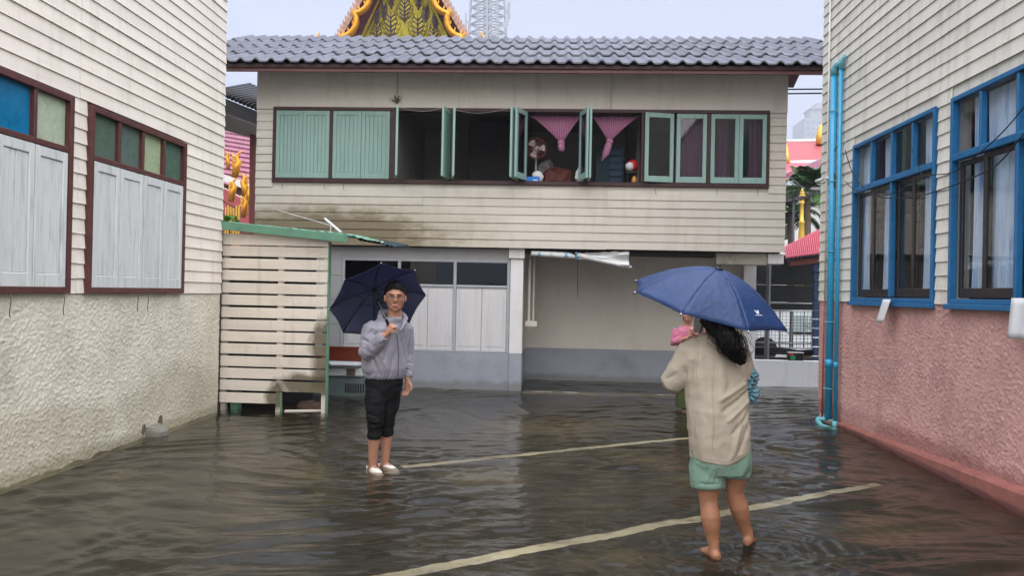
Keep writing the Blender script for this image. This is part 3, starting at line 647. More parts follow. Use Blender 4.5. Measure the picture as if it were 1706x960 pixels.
w.build('wall', MAT['siding_m'], mbld)
rm = MB(); rm.box(BX0+.15, BX1-.15, FY+.145, 16.05, Z_B+.12, Z_B+.2); rm.box(BX0+.15, BX1-.15, 15.6, 15.7, Z_B+.2, 4.85); rm.box(BX0+.15, BX1-.15, FY+.145, 16.0, 4.86, 4.93)
rm.box(-2.7, -2.62, FY+.2, 15.6, Z_B+.2, 4.85); rm.box(1.44, 1.5, 13.6, 15.6, Z_B+.2, 4.85); rm.build('room', MAT['room'], mbld)
siding(mbld, MAT['siding_m'], 'y', FY, -1, Z_B, Z_PAN+.02, BX0, BX1, [-2.1, .87], [(-4.58, 3.405, Z_SILL-.03, 4.6)])
for (a, b) in ((BX0-.004, -2.553), (-2.547, .897), (.903, BX1+.004)): MB().cbox(a, b, FY-.035, FY-.004, Z_PAN-.005, Z_TOP+.15, .003).build('fibre_panel', MAT['panel'], mbld)
# window band
fr = MB(); t = .05
fr.cbox(-4.585, 3.41, FY-.045, FY+.08, Z_SILL-.035, Z_SILL+.03); fr.cbox(-4.585, 3.41, FY-.044, FY+.08, Z_HEAD-.045, Z_HEAD+.012)
for x, ww in ((-4.56, .05), (-3.62, .055), (-2.60, .10), (-1.655, .05), (-.555, .05), (.535, .05), (1.415, .05), (2.455, .05), (3.385, .05)): fr.cbox(x-ww/2, x+ww/2, FY-.042, FY+.078, Z_SILL+.03, Z_HEAD-.045)
win = fr.build('window', MAT['maroon_dk'], mbld)
def leaf(p, q, z0, z1, kind, dz=0):
    """shutter leaf between two plan points"""
    p = V((*p, 0)); q = V((*q, 0)); d = (q-p).normalized(); n = V((d.y, -d.x, 0)); L = (q-p).length; up = V((0, 0, 1)); s = MB(); st = .062
    def piece(a, b, za, zb, th=.034, c=.004): s.ocbox(p+d*((a+b)/2)+up*((za+zb)/2), d, n, up, (b-a)/2, th/2, (zb-za)/2, c)
    piece(0, st, z0, z1); piece(L-st, L, z0, z1); piece(st, L-st, z1-.075, z1, .032); piece(st, L-st, z0, z0+.095, .032)
    if kind == 'plank':
        k = 5; g_ = (L-2*st)/k
        for i in range(k): piece(st+i*g_+.0012, st+(i+1)*g_-.0012, z0+.096, z1-.076, .018+random.uniform(-.002, .002), .005)
    s.build('shutter' if kind == 'plank' else 'glazed_sash', MAT['mint'], win)
    if kind == 'glass':
        g_ = MB(); g_.ocbox(p+d*(L/2)+up*((z0+z1)/2+.01), d, n, up, L/2-st, .003, (z1-z0)/2-.085, .0005); g_.build('pane', MAT['glass_mid'], win)
z0, z1 = Z_SILL+.035, Z_HEAD-.05; y = FY-.02
for a, b in ((-4.53, -4.09), (-4.085, -3.65), (-3.59, -3.125), (-3.12, -2.655)): leaf((a, y-random.uniform(0, .006)), (b, y-random.uniform(0, .006)), z0, z1, 'plank')
def xat(px, Y): return at(px, 240, 'y', Y).x
leaf((-2.545, FY-.03), (xat(661, 12.0), 12.0), z0, z1, 'plank')
leaf((-1.675, FY-.03), (xat(737, 12.0), 12.0), z0, z1, 'plank')
leaf((-1.63, FY-.03), (xat(756, 12.0), 12.0), z0, z1, 'plank')
leaf((-.575, FY-.03), (xat(851, 12.0), 12.0), z0, z1, 'plank')
leaf((xat(859, 12.02), 12.02), (xat(877, 12.40), 12.40), z0, z1, 'glass')
leaf((xat(966, 12.4), 12.4), (xat(979, 12.01), 12.01), z0, z1, 'glass')
leaf((xat(984, 12.0), 12.0), (.56, FY-.03), z0, z1, 'plank')
leaf((1.44, FY-.12), (1.905, FY-.02), z0, z1, 'glass')
for a, b in ((1.95, 2.425), (2.49, 2.93), (2.935, 3.36)): leaf((a, y), (b, y), z0, z1, 'glass')
for px, py in ((470, 304), (540, 305), (572, 306), (1092, 314), (1194, 315), (1262, 316)):
    p = at(px, py, 'y', FY-.05); h = MB(); h.tube([p+V((0, 0, .06)), p, p+V((.005, -.005, -.08)), p+V((.015, -.005, -.1))], .004, 5); h.build('hook', MAT['rust'], win)
# loose things at the windows
def tied_curtain(x0, x1, zt, zk, xk, tail, label):
    rows = []; yb = FY+.16; m = 60
    for j in range(15):
        t = j/14; row = []
        for i in range(m+1):
            s = i/m; fan = x0+(x1-x0)*s; kx = xk+(s-.5)*.07; e = t**.8; x = fan*(1-e)+kx*e; sag = (1-abs(2*s-1))*.0
            z = zt+(zk-zt)*(t*(.0+1.0*(1-.0*s)))
            row.append((x, yb+.014*math.sin(s*2*math.pi*17)*(1-.4*t), z))
        rows.append(row)
    mb = MB(); mb.grid(rows); c = thing('tied_curtain', label, 'curtain', (xk, yb, zk), 'pink striped curtains knotted in the open windows')
    mb.build('cloth', striped, c, smooth=True)
    k = MB(); k.ell((xk, yb-.02, zk-.03), .06, .05, .055, nu=12, nv=8); k.tube([(xk, yb-.02, zk-.04)]+[(xk+dx, yb-.02, zk+dz) for dx, dz in tail], [.04]+[.055]*(len(tail)-1)+[.012], 12, flat=(1, 0, 0))
    k.v = [(a+.012*nz3((a*18, b*18, c_*18)), b, c_+.01*nz3((a*25, 2, c_*25))) for a, b, c_ in k.v]; k.build('knot', striped, c, smooth=True)
def striped_mat():
    m = M('pink striped cotton', '9d6380', .9, .08, 6); nt = m.node_tree; N = nt.nodes.new; L = nt.links.new; p = nt.nodes['Principled BSDF']
    src = p.inputs['Base Color'].links[0].from_socket; tc = N('ShaderNodeTexCoord'); wv = N('ShaderNodeTexWave'); wv.inputs['Scale'].default_value = 11; wv.bands_direction = 'X'; L(tc.outputs['Object'], wv.inputs['Vector'])
    mr = N('ShaderNodeMapRange'); mr.inputs[1].default_value = .55; mr.inputs[2].default_value = .75; L(wv.outputs['Fac'], mr.inputs[0])
    mx = N('ShaderNodeMix'); mx.data_type = 'RGBA'; mx.inputs[7].default_value = (*hx('b5839c'), 1); L(mr.outputs[0], mx.inputs[0]); L(src, mx.inputs[6]); L(mx.outputs[2], p.inputs['Base Color']); return m
striped = striped_mat()
def hung_curtain(x0, x1, label, seed):
    rows = []; m_ = 70
    for j in range(8):
        t = j/7; rows.append([(x0+(x1-x0)*i/m_+.02*nz3((i*.1, t, seed)), FY+.13+.022*math.sin(i*.55+seed+t*.6)+.01*nz3((i*.2, t*2, seed)), Z_HEAD-.07-(Z_HEAD-Z_SILL-.12)*t) for i in range(m_+1)])
    mb = MB(); mb.grid(rows); mb.build('curtain', striped, label=label, cat='curtain', smooth=True)
hung_curtain(1.96, 2.42, 'dark pink curtain behind the second glazed shutter', 1.0)
hung_curtain(2.50, 2.80, 'dark pink curtain drawn half way behind the third glazed shutter', 2.0)
hung_curtain(3.12, 3.36, 'dark pink curtain bunched behind the last glazed shutter', 3.0)
tied_curtain(-.41, .46, Z_HEAD-.06, 4.07, .12, [(.0, -.08), (.015, -.14), (.03, -.17)], 'pink striped curtain knotted short, hung beside the red fan')
tied_curtain(.60, 1.38, Z_HEAD-.06, 4.10, .90, [(-.02, -.1), (-.06, -.22), (-.12, -.34)], 'pink striped curtain with a long twisted tail, beside the glazed shutters')
fan = thing('standing_fan', 'standing fan with red cage inside the open upstairs window', 'fan', (-.27, 12.95, Z_B+.2))
c = V((-.29, 12.9, 4.0)); f = MB()
for r_ in (.05, .1, .15, .175): f.tube([c+V((r_*math.cos(k*math.pi/12), -.04-.05*(1-(r_/.18)**2), r_*math.sin(k*math.pi/12))) for k in range(25)], .004, 5, cap=False)
for k in range(16): f.tube([c+V((.03*math.cos(k*math.pi/8), -.09, .03*math.sin(k*math.pi/8))), c+V((.18*math.cos(k*math.pi/8), -.04, .18*math.sin(k*math.pi/8))), c+V((.1*math.cos(k*math.pi/8), .05, .1*math.sin(k*math.pi/8)))], .003, 5)
f.build('cage', MAT['fan_red'], fan)
f = MB()
for k in range(3):
    a = k*2.1; f.grid([[c+V((r_*math.cos(a+s), -.03+.05*s, r_*math.sin(a+s))) for s in (-.3, 0, .3, .55)] for r_ in (.03, .08, .13, .155)])
f.build('blade', MAT['pale'], fan, thick=.003)
f = MB(); f.tube([c+V((0, .02, 0)), c+V((0, .16, 0))], [.06, .04], 12); f.build('motor', MAT['pale'], fan, smooth=True)
f = MB(); f.tube([c+V((0, .08, -.05)), V((-.29, 12.98, Z_B+.25))], .018, 8); f.build('pole', MAT['galv'], fan, smooth=True)
f = MB(); f.lathe((-.29, 12.98, Z_B+.2), [(.2, 0), (.19, .03), (.03, .06)], 16); f.build('base', MAT['pale'], fan, smooth=True)
sz = Z_SILL+.03
bx_ = thing('tissue_box', 'bright blue carton on the window sill under the fan', 'box', (-.3, FY+.1, sz)); b = MB(); b.cbox(-.46, -.22, FY-.01, FY+.07, sz, sz+.075, .004); b.build('carton', MAT['blue_box'], bx_)
b = MB(); b.cbox(-.32, -.25, FY-.013, FY-.0105, sz+.012, sz+.03, .0005); b.build('label_patch', MAT['pale'], bx_)
def crumple(name, c, rx, ry, rz, mat, label, cat, amp=.3, sc=9):
    mb = MB(); mb.ell(c, rx, ry, rz, nu=22, nv=14); cv = V(c)
    out = []
    for v in mb.v:
        d = V(v)-cv; k = 1+amp*nz3((v[0]*sc, v[1]*sc, v[2]*sc))+amp*.5*nz3((v[0]*sc*2.3, v[1]*sc*2.3, v[2]*sc*2.3)); out.append(tuple(cv+d*k))
    mb.v = out; return mb.build(name, MAT[mat], label=label, cat=cat)
crumple('plastic_bag', (-.26, FY+.16, sz+.11), .10, .06, .10, 'pale', 'pale crumpled plastic bag behind the blue carton', 'bag', .35)
crumple('plastic_bag', (.44, FY+.1, sz+.1), .09, .06, .14, 'pale', 'white plastic bag leaning at the open glazed shutter', 'bag', .35)
crumple('cloth_heap', (.05, 13.3, sz+.12), .28, .2, .25, 'brown_beam', 'dim brown heap of belongings inside the window below the curtain', 'heap', .3, 6)
crumple('cloth_heap', (-.12, 13.5, sz+.35), .14, .14, .16, 'room', 'grey bundle on the heap inside the open window', 'heap', .35, 8)
# cabinet, dark rack and picture inside the room
b = thing('cupboard', 'tall black cupboard inside the middle open window', 'cupboard', (-1.0, 14.3, Z_B+.2)); q = MB(); q.cbox(-1.55, -.55, 14.1, 14.6, Z_B+.2, 4.75); q.build('body', MAT['black'], b)
q = MB(); q.cbox(-1.53, -1.06, 14.075, 14.099, Z_B+.25, 4.7); q.build('door', MAT['room_dk'], b); q = MB(); q.cbox(-1.04, -.57, 14.075, 14.099, Z_B+.25, 4.7); q.build('door', MAT['room_dk'], b)
b = thing('wall_cabinet', 'dark teal cabinet in shadow behind the long tied curtain', 'cabinet', (1.05, 13.4, 3.38)); q = MB(); q.cbox(.72, 1.2, 13.3, 13.6, 3.45, 4.12); q.build('body', MAT['teal_dk'], b)
q = MB(); [q.cbox(.96, 1.18, 13.285, 13.298, 3.5+k*.12, 3.58+k*.12) for k in range(5)]; q.build('shelf_front', MAT['navy'], b); q = MB(); q.cbox(.70, 1.22, 13.3, 13.6, Z_B+.2, 3.44); q.build('stand', MAT['room_dk'], b)
b = thing('helmet_stand', 'red and white helmet on a black stand by the glazed shutter', 'helmet', (1.3, FY+.25, sz))
q = MB(); q.ell((1.29, FY+.25, 3.70), .1, .1, .105, nu=16, nv=10); q.v = [v for v in q.v]; q.build('shell', MAT['red_box'], b, smooth=True)
q = MB(); q.ell((1.24, FY+.2, 3.68), .075, .075, .075, nu=14, nv=8); q.build('visor', MAT['pale'], b, smooth=True)
q = MB(); q.bar((1.2, FY+.2, sz), (1.22, FY+.22, 3.64), .03, .03); q.bar((1.27, FY+.2, sz), (1.36, FY+.22, 3.6), .06, .03); q.cbox(1.18, 1.38, FY+.18, FY+.3, 3.57, 3.61); q.build('stand', MAT['black'], b)
q = MB(); q.lathe((1.31, FY+.14, sz), [(.04, 0), (.045, .06), (.03, .1), (.012, .13)], 12); q.build('jar', MAT['amber'], label='amber jar on the sill below the red helmet', cat='jar', smooth=True)
def fp(px, py, Y=FY-.06): return at(px, py, 'y', Y)
cable('cable', 'pale wire drooping between the first two open shutters', [fp(663, 178), fp(690, 184), fp(712, 185), fp(735, 180)], .004, 'wire_w')
cable('cable', 'pale wire drooping across the second open window', [fp(757, 183), fp(790, 188), fp(820, 186), fp(849, 180)], .004, 'wire_w')
bb = MB()
for k in range(16):
    a = rng.uniform(-1.2, 1.2)+(math.pi/2 if k < 6 else (0 if k % 2 else math.pi)); p = fp(661, 166); bb.tube([p+V((0, 0, -.03)), p+V((math.cos(a)*rng.uniform(.05, .13), -.03, math.sin(a)*.04+rng.uniform(0, .05)))], [.008, .002], 5)
bb.ell(tuple(fp(661, 168)), .03, .03, .035, nu=8, nv=6); bb.build('twig_tuft', MAT['rust'], label='dark tuft of dead twigs on top of the first open shutter', cat='twigs')

# roof
EY, EZ, TANP = 11.78, 5.035, .445; RX0, RX1 = -6.2, 5.05
ANG = math.atan(TANP)
rf = MB(); rf.add([(RX0+.05, EY+.1, EZ+.0), (RX1-.05, EY+.1, EZ+.0), (RX1-.05, 15.25, EZ+(15.25-EY)*TANP-.04), (RX0+.05, 15.25, EZ+(15.25-EY)*TANP-.04), (RX1-.05, 16.5, EZ+.99), (RX0+.05, 16.5, EZ+.99)], [(0, 1, 2, 3), (3, 2, 4, 5)])
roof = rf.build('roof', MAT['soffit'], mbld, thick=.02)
def tile_mesh(w=.484, Ln=1.02):
    prof = []; n = 24
    for i in range(n+1):
        s = i/n*2; ph = (s % 1.0) if i < n else 1.0
        # narrow rounded crest, wide shallow valley
        h = .062*math.exp(-(abs(ph-.5)/.20)**2.4)+.006*math.cos(2*math.pi*ph)
        prof.append((i/n*w*1.015-w/2, h))
    rows = []
    for (t, dz) in ((0, .038), (.02, .042), (Ln, 0)):
        rows.append([(x, t*math.cos(ANG), z+t*math.sin(ANG)+dz) for x, z in prof])
    mb = MB(); m = len(prof)
    mb.grid(rows); low = [[(x, y, z-.022) for x, y, z in r] for r in rows]; mb.grid([r[::-1] for r in low])
    b = 3*m
    for j in range(m-1): mb.f.append((j, j+1, b+m-2-j, b+m-1-j))
    me = mb.mesh('roof_tile'); me.materials.append(MAT['tile']); me.polygons.foreach_set('use_smooth', [len(p.vertices) == 4 and abs(p.normal.z) > .3 for p in me.polygons]); return me
tm = tile_mesh(); nt_ = int((RX1-RX0)/.484)
for r in range(4):
    for k in range(nt_+1):
        x = RX0+.24+k*.484; s = .945*r
        if x > RX1: continue
        inst('roof_tile', tm, roof, (x+random.uniform(-.004, .004), EY-.06+s*math.cos(ANG), EZ+.02+s*math.sin(ANG)+random.uniform(-.004, .006)), (random.uniform(-.004, .004), 0, random.uniform(-.006, .006)))
e = MB(); e.cbox(RX0+.02, RX1-.02, EY+.045, EY+.08, 4.965, 5.085, .004); e.build('fascia', MAT['fascia'], mbld)
e = MB(); e.cbox(RX0+.02, RX1-.02, EY+.012, EY+.044, 5.02, 5.082, .004); e.build('eave_shade_strip', MAT['maroon_dk'], mbld)  # dark colour stands in for the shade below the tile edge
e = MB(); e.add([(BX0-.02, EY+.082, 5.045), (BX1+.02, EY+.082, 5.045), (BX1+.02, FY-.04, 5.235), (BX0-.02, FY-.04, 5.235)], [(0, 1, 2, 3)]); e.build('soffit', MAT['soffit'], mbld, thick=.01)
# ground floor: walled bay on the left
w = MB(); w.box(-4.8, -3.42, GY, GY+.15, .6, 2.3); w.box(-3.42, -.66, GY+.001, GY+.15, 2.11, 2.3); w.build('lower_wall', MAT['wall_g'], mbld)
for i, z in enumerate((.62, 1.02, 1.42, 1.82)):     # large blocks by the corner
    for x0_, x1_ in ((-4.8, -4.12), (-4.11, -3.45)): MB().cbox(x0_, x1_, GY-.012, GY-.001, z, z+.39, .004).build('wall_block', MAT['wall_g'], mbld)
w = MB(); w.box(-4.8, -.66, GY-.02, GY+.15, -.15, .6); w.build('dado_wall', MAT['dado'], mbld)
fr = MB()
for x in (-3.42, -2.49, -1.57, -.69): fr.cbox(x-.025, x+.025, GY-.01, GY+.06, .602, 2.11)
for k, (a, b) in enumerate(((-3.395, -2.515), (-2.465, -1.595), (-1.545, -.715))): fr.cbox(a, b, GY-.008, GY+.06, 1.66, 1.70); fr.cbox(a, b, GY-.008, GY+.06, 2.07, 2.11); fr.cbox(a, b, GY-.008, GY+.06, .602, .625)
lw = fr.build('window', MAT['grey_wood'], mbld)
for (a, b) in ((-3.395, -2.515), (-2.465, -1.595), (-1.545, -.715)):
    MB().box(a, b, GY+.02, GY+.026, 1.70, 2.07).build('pane', MAT['glass_dk'], lw)
    m_ = (a+b)/2+random.uniform(-.02, .02)
    for (c_, d_) in ((a+.003, m_-.003), (m_+.003, b-.003)):
        s = MB(); s.cbox(c_, d_, GY+.012, GY+.04, .628, 1.656, .003); s.cbox(c_+.05, d_-.05, GY+.006, GY+.0118, .70, 1.60, .004); s.build('door_panel', MAT['white_paint'], lw)
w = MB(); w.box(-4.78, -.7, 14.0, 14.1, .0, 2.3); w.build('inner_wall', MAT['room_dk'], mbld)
co = MB(); co.cbox(-.66, -.452, GY-.05, GY+.16, .601, 2.145, .006); col_ = co.build('column', MAT['column'], mbld)
co = MB(); co.cbox(-.661, -.451, GY-.051, GY+.161, -.15, .6, .006); co.build('column_base', MAT['dado'], mbld)
co = MB(); co.cbox(-.69, -.435, GY-.09, GY+.18, 2.147, 2.308, .006); co.build('column_capital', MAT['column'], mbld)
# carport bay
w = MB(); w.box(-.6, -.46, GY+.17, 14.35, .59, 2.29); w.box(-.46, 3.62, 14.2, 14.35, .59, 2.29); w.build('carport_wall', MAT['wall_b'], mbld)
w = MB(); w.box(-.6, -.455, GY+.171, 14.345, -.15, .588); w.box(-.455, 3.622, 14.194, 14.345, -.15, .588); w.build('carport_dado', MAT['dado'], mbld)
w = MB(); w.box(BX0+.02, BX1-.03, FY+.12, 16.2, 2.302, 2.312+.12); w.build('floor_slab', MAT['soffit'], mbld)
w = MB(); w.cbox(-.44, 2.62, GY+.0, GY+.12, 2.24, 2.30); w.build('beam', MAT['room_dk'], mbld)
w = MB(); w.cbox(2.64, 3.44, GY-.04, GY+.18, 2.11, 2.298, .01); w.build('concrete_beam', MAT['conc'], mbld)
w = MB(); w.cbox(3.45, 3.70, GY-.06, GY+.2, 2.13, 2.297, .01); w.build('beam_end', MAT['column'], mbld)
w = MB(); w.cbox(3.44, 3.66, 14.05, 14.192, -.15, 2.29, .006); w.build('back_column', MAT['column'], mbld)
w = MB(); w.cbox(-.44, 3.4, GY-.02, GY+.05, -.06, -.006, .004); w.build('door_step', MAT['conc'], mbld)
w = MB(); w.tube([(-.36, GY+.35, 1.0), (-.36, GY+.35, 2.29)], .022, 8); w.tube([(-.29, GY+.45, 1.1), (-.29, GY+.45, 2.29)], .016, 8); w.cbox(-.42, -.22, GY+.3, GY+.42, 1.03, 1.12); w.build('wall_pipe', MAT['wall_b'], mbld)
# rolled tarpaulin under the floor
tp = thing('rolled_tarpaulin', 'white rolled tarpaulin tied under the floor of the house over the carport', 'tarpaulin', (.4, GY-.05, 2.2))
P = lambda px, py: at(px, py, 'y', GY-.09)
m = MB(); m.tube([P(885, 422), P(900, 423), P(925, 424.5), P(948, 426), P(958, 428)], [.038, .045, .05, .05, .03], 14)
m.v = [(x+.006*nz3((x*20, y*20, z*20)), y, z+.006*nz3((x*25, 1, z*25))) for x, y, z in m.v]; m.build('roll', MAT['tarp'], tp, smooth=True)
m = MB(); rows = []
for i in range(25):
    s = i/24; px = 963+(1048-963)*s; ytop = 423-5.5*s; ybot = 431+14*s
    rows.append([P(px, ytop+(ybot-ytop)*j/10)+V((0, .05*math.sin(s*5)*math.sin(j*.9)+.04*nz3((s*4, j*.4, 2)), .012*nz3((s*9, j*.6, 4)))) for j in range(11)])
m.grid(rows); m.build('sheet', MAT['tarp'], tp, smooth=True, thick=.004)
m = MB(); m.tube([P(962, 424), P(975, 428), P(1005, 435), P(1035, 442), P(1052, 445.5)], [.035, .042, .038, .03, .022], 12); m.build('rolled_edge', MAT['tarp'], tp, smooth=True)
m = MB(); m.tube([P(959, 420), P(962, 425), P(960, 432)], .02, 8); m.tube([P(942, 422), P(944, 429)], .056, 10); m.tube([P(898, 421), P(899, 426)], .049, 10); m.build('tie', MAT['tarp_b'], tp, smooth=True)
cable('string', 'thin string hanging from the rolled tarpaulin', [P(962, 430), P(962, 460), P(962.5, 492), P(963, 496)], .004, 'cable')

# ------------------------------------------------------------------ slatted shed
SY = 9.80; SX0, SX1 = -4.245, -2.855
sh = thing('slatted_shed', 'cream slatted shed with green roof edge between the cream building and the house', 'shed', (-3.55, 10.6, 0))
n = 14; top = 2.285; pit = .1575
for k in range(n):
    zt = top-k*pit-.005; x1 = SX1 if k < n-1 else -3.50
    h = .131 if k else .145
    mb = MB(); dz = random.uniform(-.004, .004); drop = -.03 if k == 0 else 0
    x0 = SX0+random.uniform(0, .008); C0 = V(((x0+x1)/2, SY-.011, zt-h/2+dz))
    mb.ocbox(C0, V((1, 0, -.004+(random.uniform(-.003, .003)))).normalized(), V((0, 1, 0)), V((0, 0, 1)), (x1-x0)/2, .010, h/2, .003)
    if k == 0: mb.v = [(x, y, z-(.035*(x-SX0)/(SX1-SX0) if z > zt-h/2 else 0)) for x, y, z in mb.v]
    mb.build('slat', MAT['slat'], sh)
for x, zb_ in ((-4.2, -.1), (-3.475, -.1), (-2.88, -.1)):
    p = MB(); p.cbox(x-.035, x+.035, SY+.002, SY+.072, zb_, 2.2, .004); p.build('post', MAT['conc'] if x < -4 else MAT['slat'], sh)
p = MB(); p.cbox(-4.13, -4.03, SY+.075, SY+.2, -.1, .5); p.build('green_post', MAT['green_trim'], sh)
p = MB(); p.cbox(-2.853, -2.838, SY-.03, SY+.06, -.08, 2.2, .002); p.build('corner_trim', MAT['green_trim'], sh)
p = MB(); p.cbox(-3.44, -3.425, SY-.03, SY+.0, -.08, .24, .002); p.build('corner_trim', MAT['green_trim'], sh)
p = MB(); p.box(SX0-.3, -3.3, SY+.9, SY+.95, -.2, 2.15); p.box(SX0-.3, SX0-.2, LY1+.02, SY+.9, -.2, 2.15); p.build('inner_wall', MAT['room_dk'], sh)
p = MB(); p.cbox(-4.262, -4.225, LY1+.012, SY-.035, -.1, 2.28); p.build('gap_strip', MAT['maroon_dk'], sh)  # thin dark strip added in place of the dark gap at the corner
p = MB(); a_, b_ = V((-4.26, SY-.12, 2.385)), V((-2.575, SY-.12, 2.235)); p.bar(a_, b_, .03, .105, c=.004); p.build('roof_edge', MAT['green_trim'], sh)
mr = []
for i in range(40):
    s = i/39; x = -4.26+(1.96)*s; z = 2.43-.16*s*1.0
    mr.append([(x, yy, z+.012*math.sin(s*34*math.pi)*.8+(.03 if yy > SY+.5 else 0)) for yy in (SY-.13, SY+.6, SY+1.4)])
m = MB(); m.grid(mr); m.v = [(x, y, z-.055*max(0, (x+2.62)/.35)) for x, y, z in m.v]; m.build('roof_sheet', MAT['green_trim'], sh, smooth=True, thick=.006)
m = MB(); rows = []
for i in range(61):
    s = i/60; x = -2.62+.52*s; z = 2.27-.085*s
    rows.append([(x, SY+.5, z+.014*math.sin(s*18*math.pi)), (x, SY+1.6, z+.07+.014*math.sin(s*18*math.pi))])
m.grid(rows); m.build('corrugated_sheet', MAT['teal_dk'], sh, smooth=True, thick=.006)
p = MB()
for k in range(6): q = at(597+k*8, 396.5+k*1.5, 'y', SY+.46); p.cbox(q.x-.018, q.x+.018, q.y-.02, q.y+.02, q.z-.008, q.z+.012)
p.build('sheet_clip', MAT['pale'], sh)
p = MB(); p.bar(at(541, 364, 'y', SY+.3), at(568, 387, 'y', SY+.1), .035, .02); p.bar(at(551, 374, 'y', SY+.2), at(551, 386, 'y', SY+.2), .012, .012, up=(0, 1, 0)); p.bar(at(463, 350, 'y', SY+.9), at(552, 376, 'y', SY+.3), .008, .008); p.build('aerial_bracket', MAT['pale'], label='small pale metal bracket standing on the green shed roof', cat='bracket')
crumple('sunken_junk', (-3.15, SY+.3, .02), .16, .12, .09, 'rust', 'dim brown junk half sunk in the opening under the shed', 'junk', .4, 8)
p = MB(); p.bar((-3.4, SY+.05, .005), (-2.92, SY+.12, .012), .08, .02); p.build('floating_plank', MAT['slat'], label='pale plank floating in the opening under the shed', cat='plank')

# ------------------------------------------------------------------ cart behind the shed
ct = thing('white_cart', 'white metal cart with a red brown wooden board, half hidden by the shed', 'cart', (-2.9, 11.6, 0)); CY = 11.35
P = lambda px, py: at(px, py, 'y', CY)
a_, b_ = P(540, 577), P(606, 603); m = MB(); m.cbox(-3.9, b_.x, CY+.02, CY+.08, b_.z, a_.z, .006); m.build('wooden_board', MAT['wood_red'], ct)
m = MB(); z0_, z1_ = P(600, 613).z, P(600, 602.5).z; xr = P(607, 608).x
m.rings([[(x, CY-.1+.0*k, z0_+.015), (x, CY-.14, (z0_+z1_)/2), (x, CY-.08, z1_-.005), (x, CY+.5, z1_), (x, CY+.5, z0_)] for k, x in enumerate((-3.95, -3.2, xr-.1))]+[[(xr, CY+.05, z0_+.03), (xr, CY+.03, (z0_+z1_)/2), (xr, CY+.06, z1_-.015), (xr, CY+.45, z1_-.015), (xr, CY+.45, z0_+.03)]]); m.build('tray', MAT['cart'], ct)
m = MB(); m.cbox(-3.9, xr-.02, CY+.0, CY+.45, P(580, 628).z, z0_-.004, .02); m.build('body', MAT['cart'], ct)
m = MB(); m.cbox(-3.9, xr-.06, CY+.05, CY+.42, -.1, P(580, 629).z, .02); m.build('lower_panel', MAT['cart_g'], ct)
for k in range(8):
    q = P(575+k*4.2, 640); m = MB(); m.cbox(q.x-.008, q.x+.008, CY+.03, CY+.049, P(580, 655).z, P(580, 640).z, .002); m.build('vent_slot', MAT['black'], ct)
m = MB(); a_ = P(578, 615); b_ = P(592, 626); m.cbox(a_.x, b_.x, CY-.04, CY-.001, b_.z, a_.z, .012); m.build('latch', MAT['rust'], ct)
m = MB(); m.tube([P(544, 604)+V((0, -.16, 0)), P(556, 605)+V((0, -.18, 0)), P(558, 609)+V((0, -.18, 0)), P(544, 611)+V((0, -.16, 0))], .009, 8); m.build('handle', MAT['steel'], ct, smooth=True)

# ------------------------------------------------------------------ behind the right hand passage
lwm = MB(); rows = []
lwm.cbox(3.64, 6.5, 14.1, 14.28, -.15, .47, .008); lwm.build('low_wall', MAT['lowwall'], label='low white plastered wall at the end of the passage', cat='wall', loc=(4.6, 14.2, -.05))
P = lambda px, py: at(px, py, 'y', 14.19)
pot = thing('paint_tin', 'small dark tin with red and green sides on the low white wall', 'tin', tuple(P(1325, 600))); a_ = P(1313, 588); b_ = P(1337, 599)
q = MB(); q.cbox(a_.x, b_.x, 14.13, 14.24, .472, a_.z, .008); q.build('body', MAT['black'], pot); q = MB(); q.cbox(a_.x+.02, a_.x+.11, 14.122, 14.129, .48, .56, .003); q.build('green_patch', MAT['green_box'], pot)
q = MB(); q.cbox(a_.x+.005, a_.x+.08, 14.121, 14.128, .565, a_.z-.006, .003); q.build('red_patch', MAT['red_box'], pot); q = MB(); q.cbox(a_.x-.004, b_.x+.004, 14.126, 14.244, a_.z+.001, a_.z+.012, .003); q.build('lid', MAT['pale'], pot)
def rod(mb, px0, py0, px1, py1, Y, r): mb.tube([at(px0, py0, 'y', Y), at(px1, py1, 'y', Y)], r, 6)
stp = MB(); rod(stp, 1281, 440, 1277, 602, 14.9, .045); stp.build('steel_post', MAT['steel'], label='grey steel post behind the low white wall', cat='post')
stp = MB(); rod(stp, 1258, 440, 1255, 602, 14.9, .03); stp.build('steel_post', MAT['steel'], label='thinner dark post beside the house column', cat='post')
fe = thing('railing', 'white railing with wire mesh behind the low wall', 'fence', (4.8, 16.5, 0)); FYY = 16.5
m = MB()
for py in (518, 572, 580): rod(m, 1240, py-1, 1375, py+1, FYY, .022)
m.build('rail', MAT['galv'], fe, smooth=True)
for px in (1252, 1276, 1300, 1321, 1340, 1354): m = MB(); rod(m, px, 518, px-1, 580, FYY, .014); m.build('baluster', MAT['galv'], fe, smooth=True)
m = MB()
for k in range(22): rod(m, 1244+k*6, 519, 1243+k*6, 580, FYY-.03, .004)
for k in range(11): rod(m, 1240, 521+k*5.3, 1375, 523+k*5.3, FYY-.03, .004)
m.build('wire_mesh', MAT['black'], fe)
m = MB(); 
for k in range(3): m.tube([at(1245, 583+k*3, 'y', 15.6), at(1290, 580+k*4, 'y', 15.6), at(1330, 586+k*2, 'y', 15.6), at(1375, 584+k*3, 'y', 15.6)], .03, 8)
m.build('handcart_bars', MAT['black'], label='dark bars of a handcart in the shade behind the low wall', cat='handcart', smooth=True)
m = MB(); m.box(3.7, 6.5, 15.9, 16.1, -.1, .38); m.build('ditch_wall', MAT['black'], label='dark planter wall in shade behind the low white wall', cat='wall')
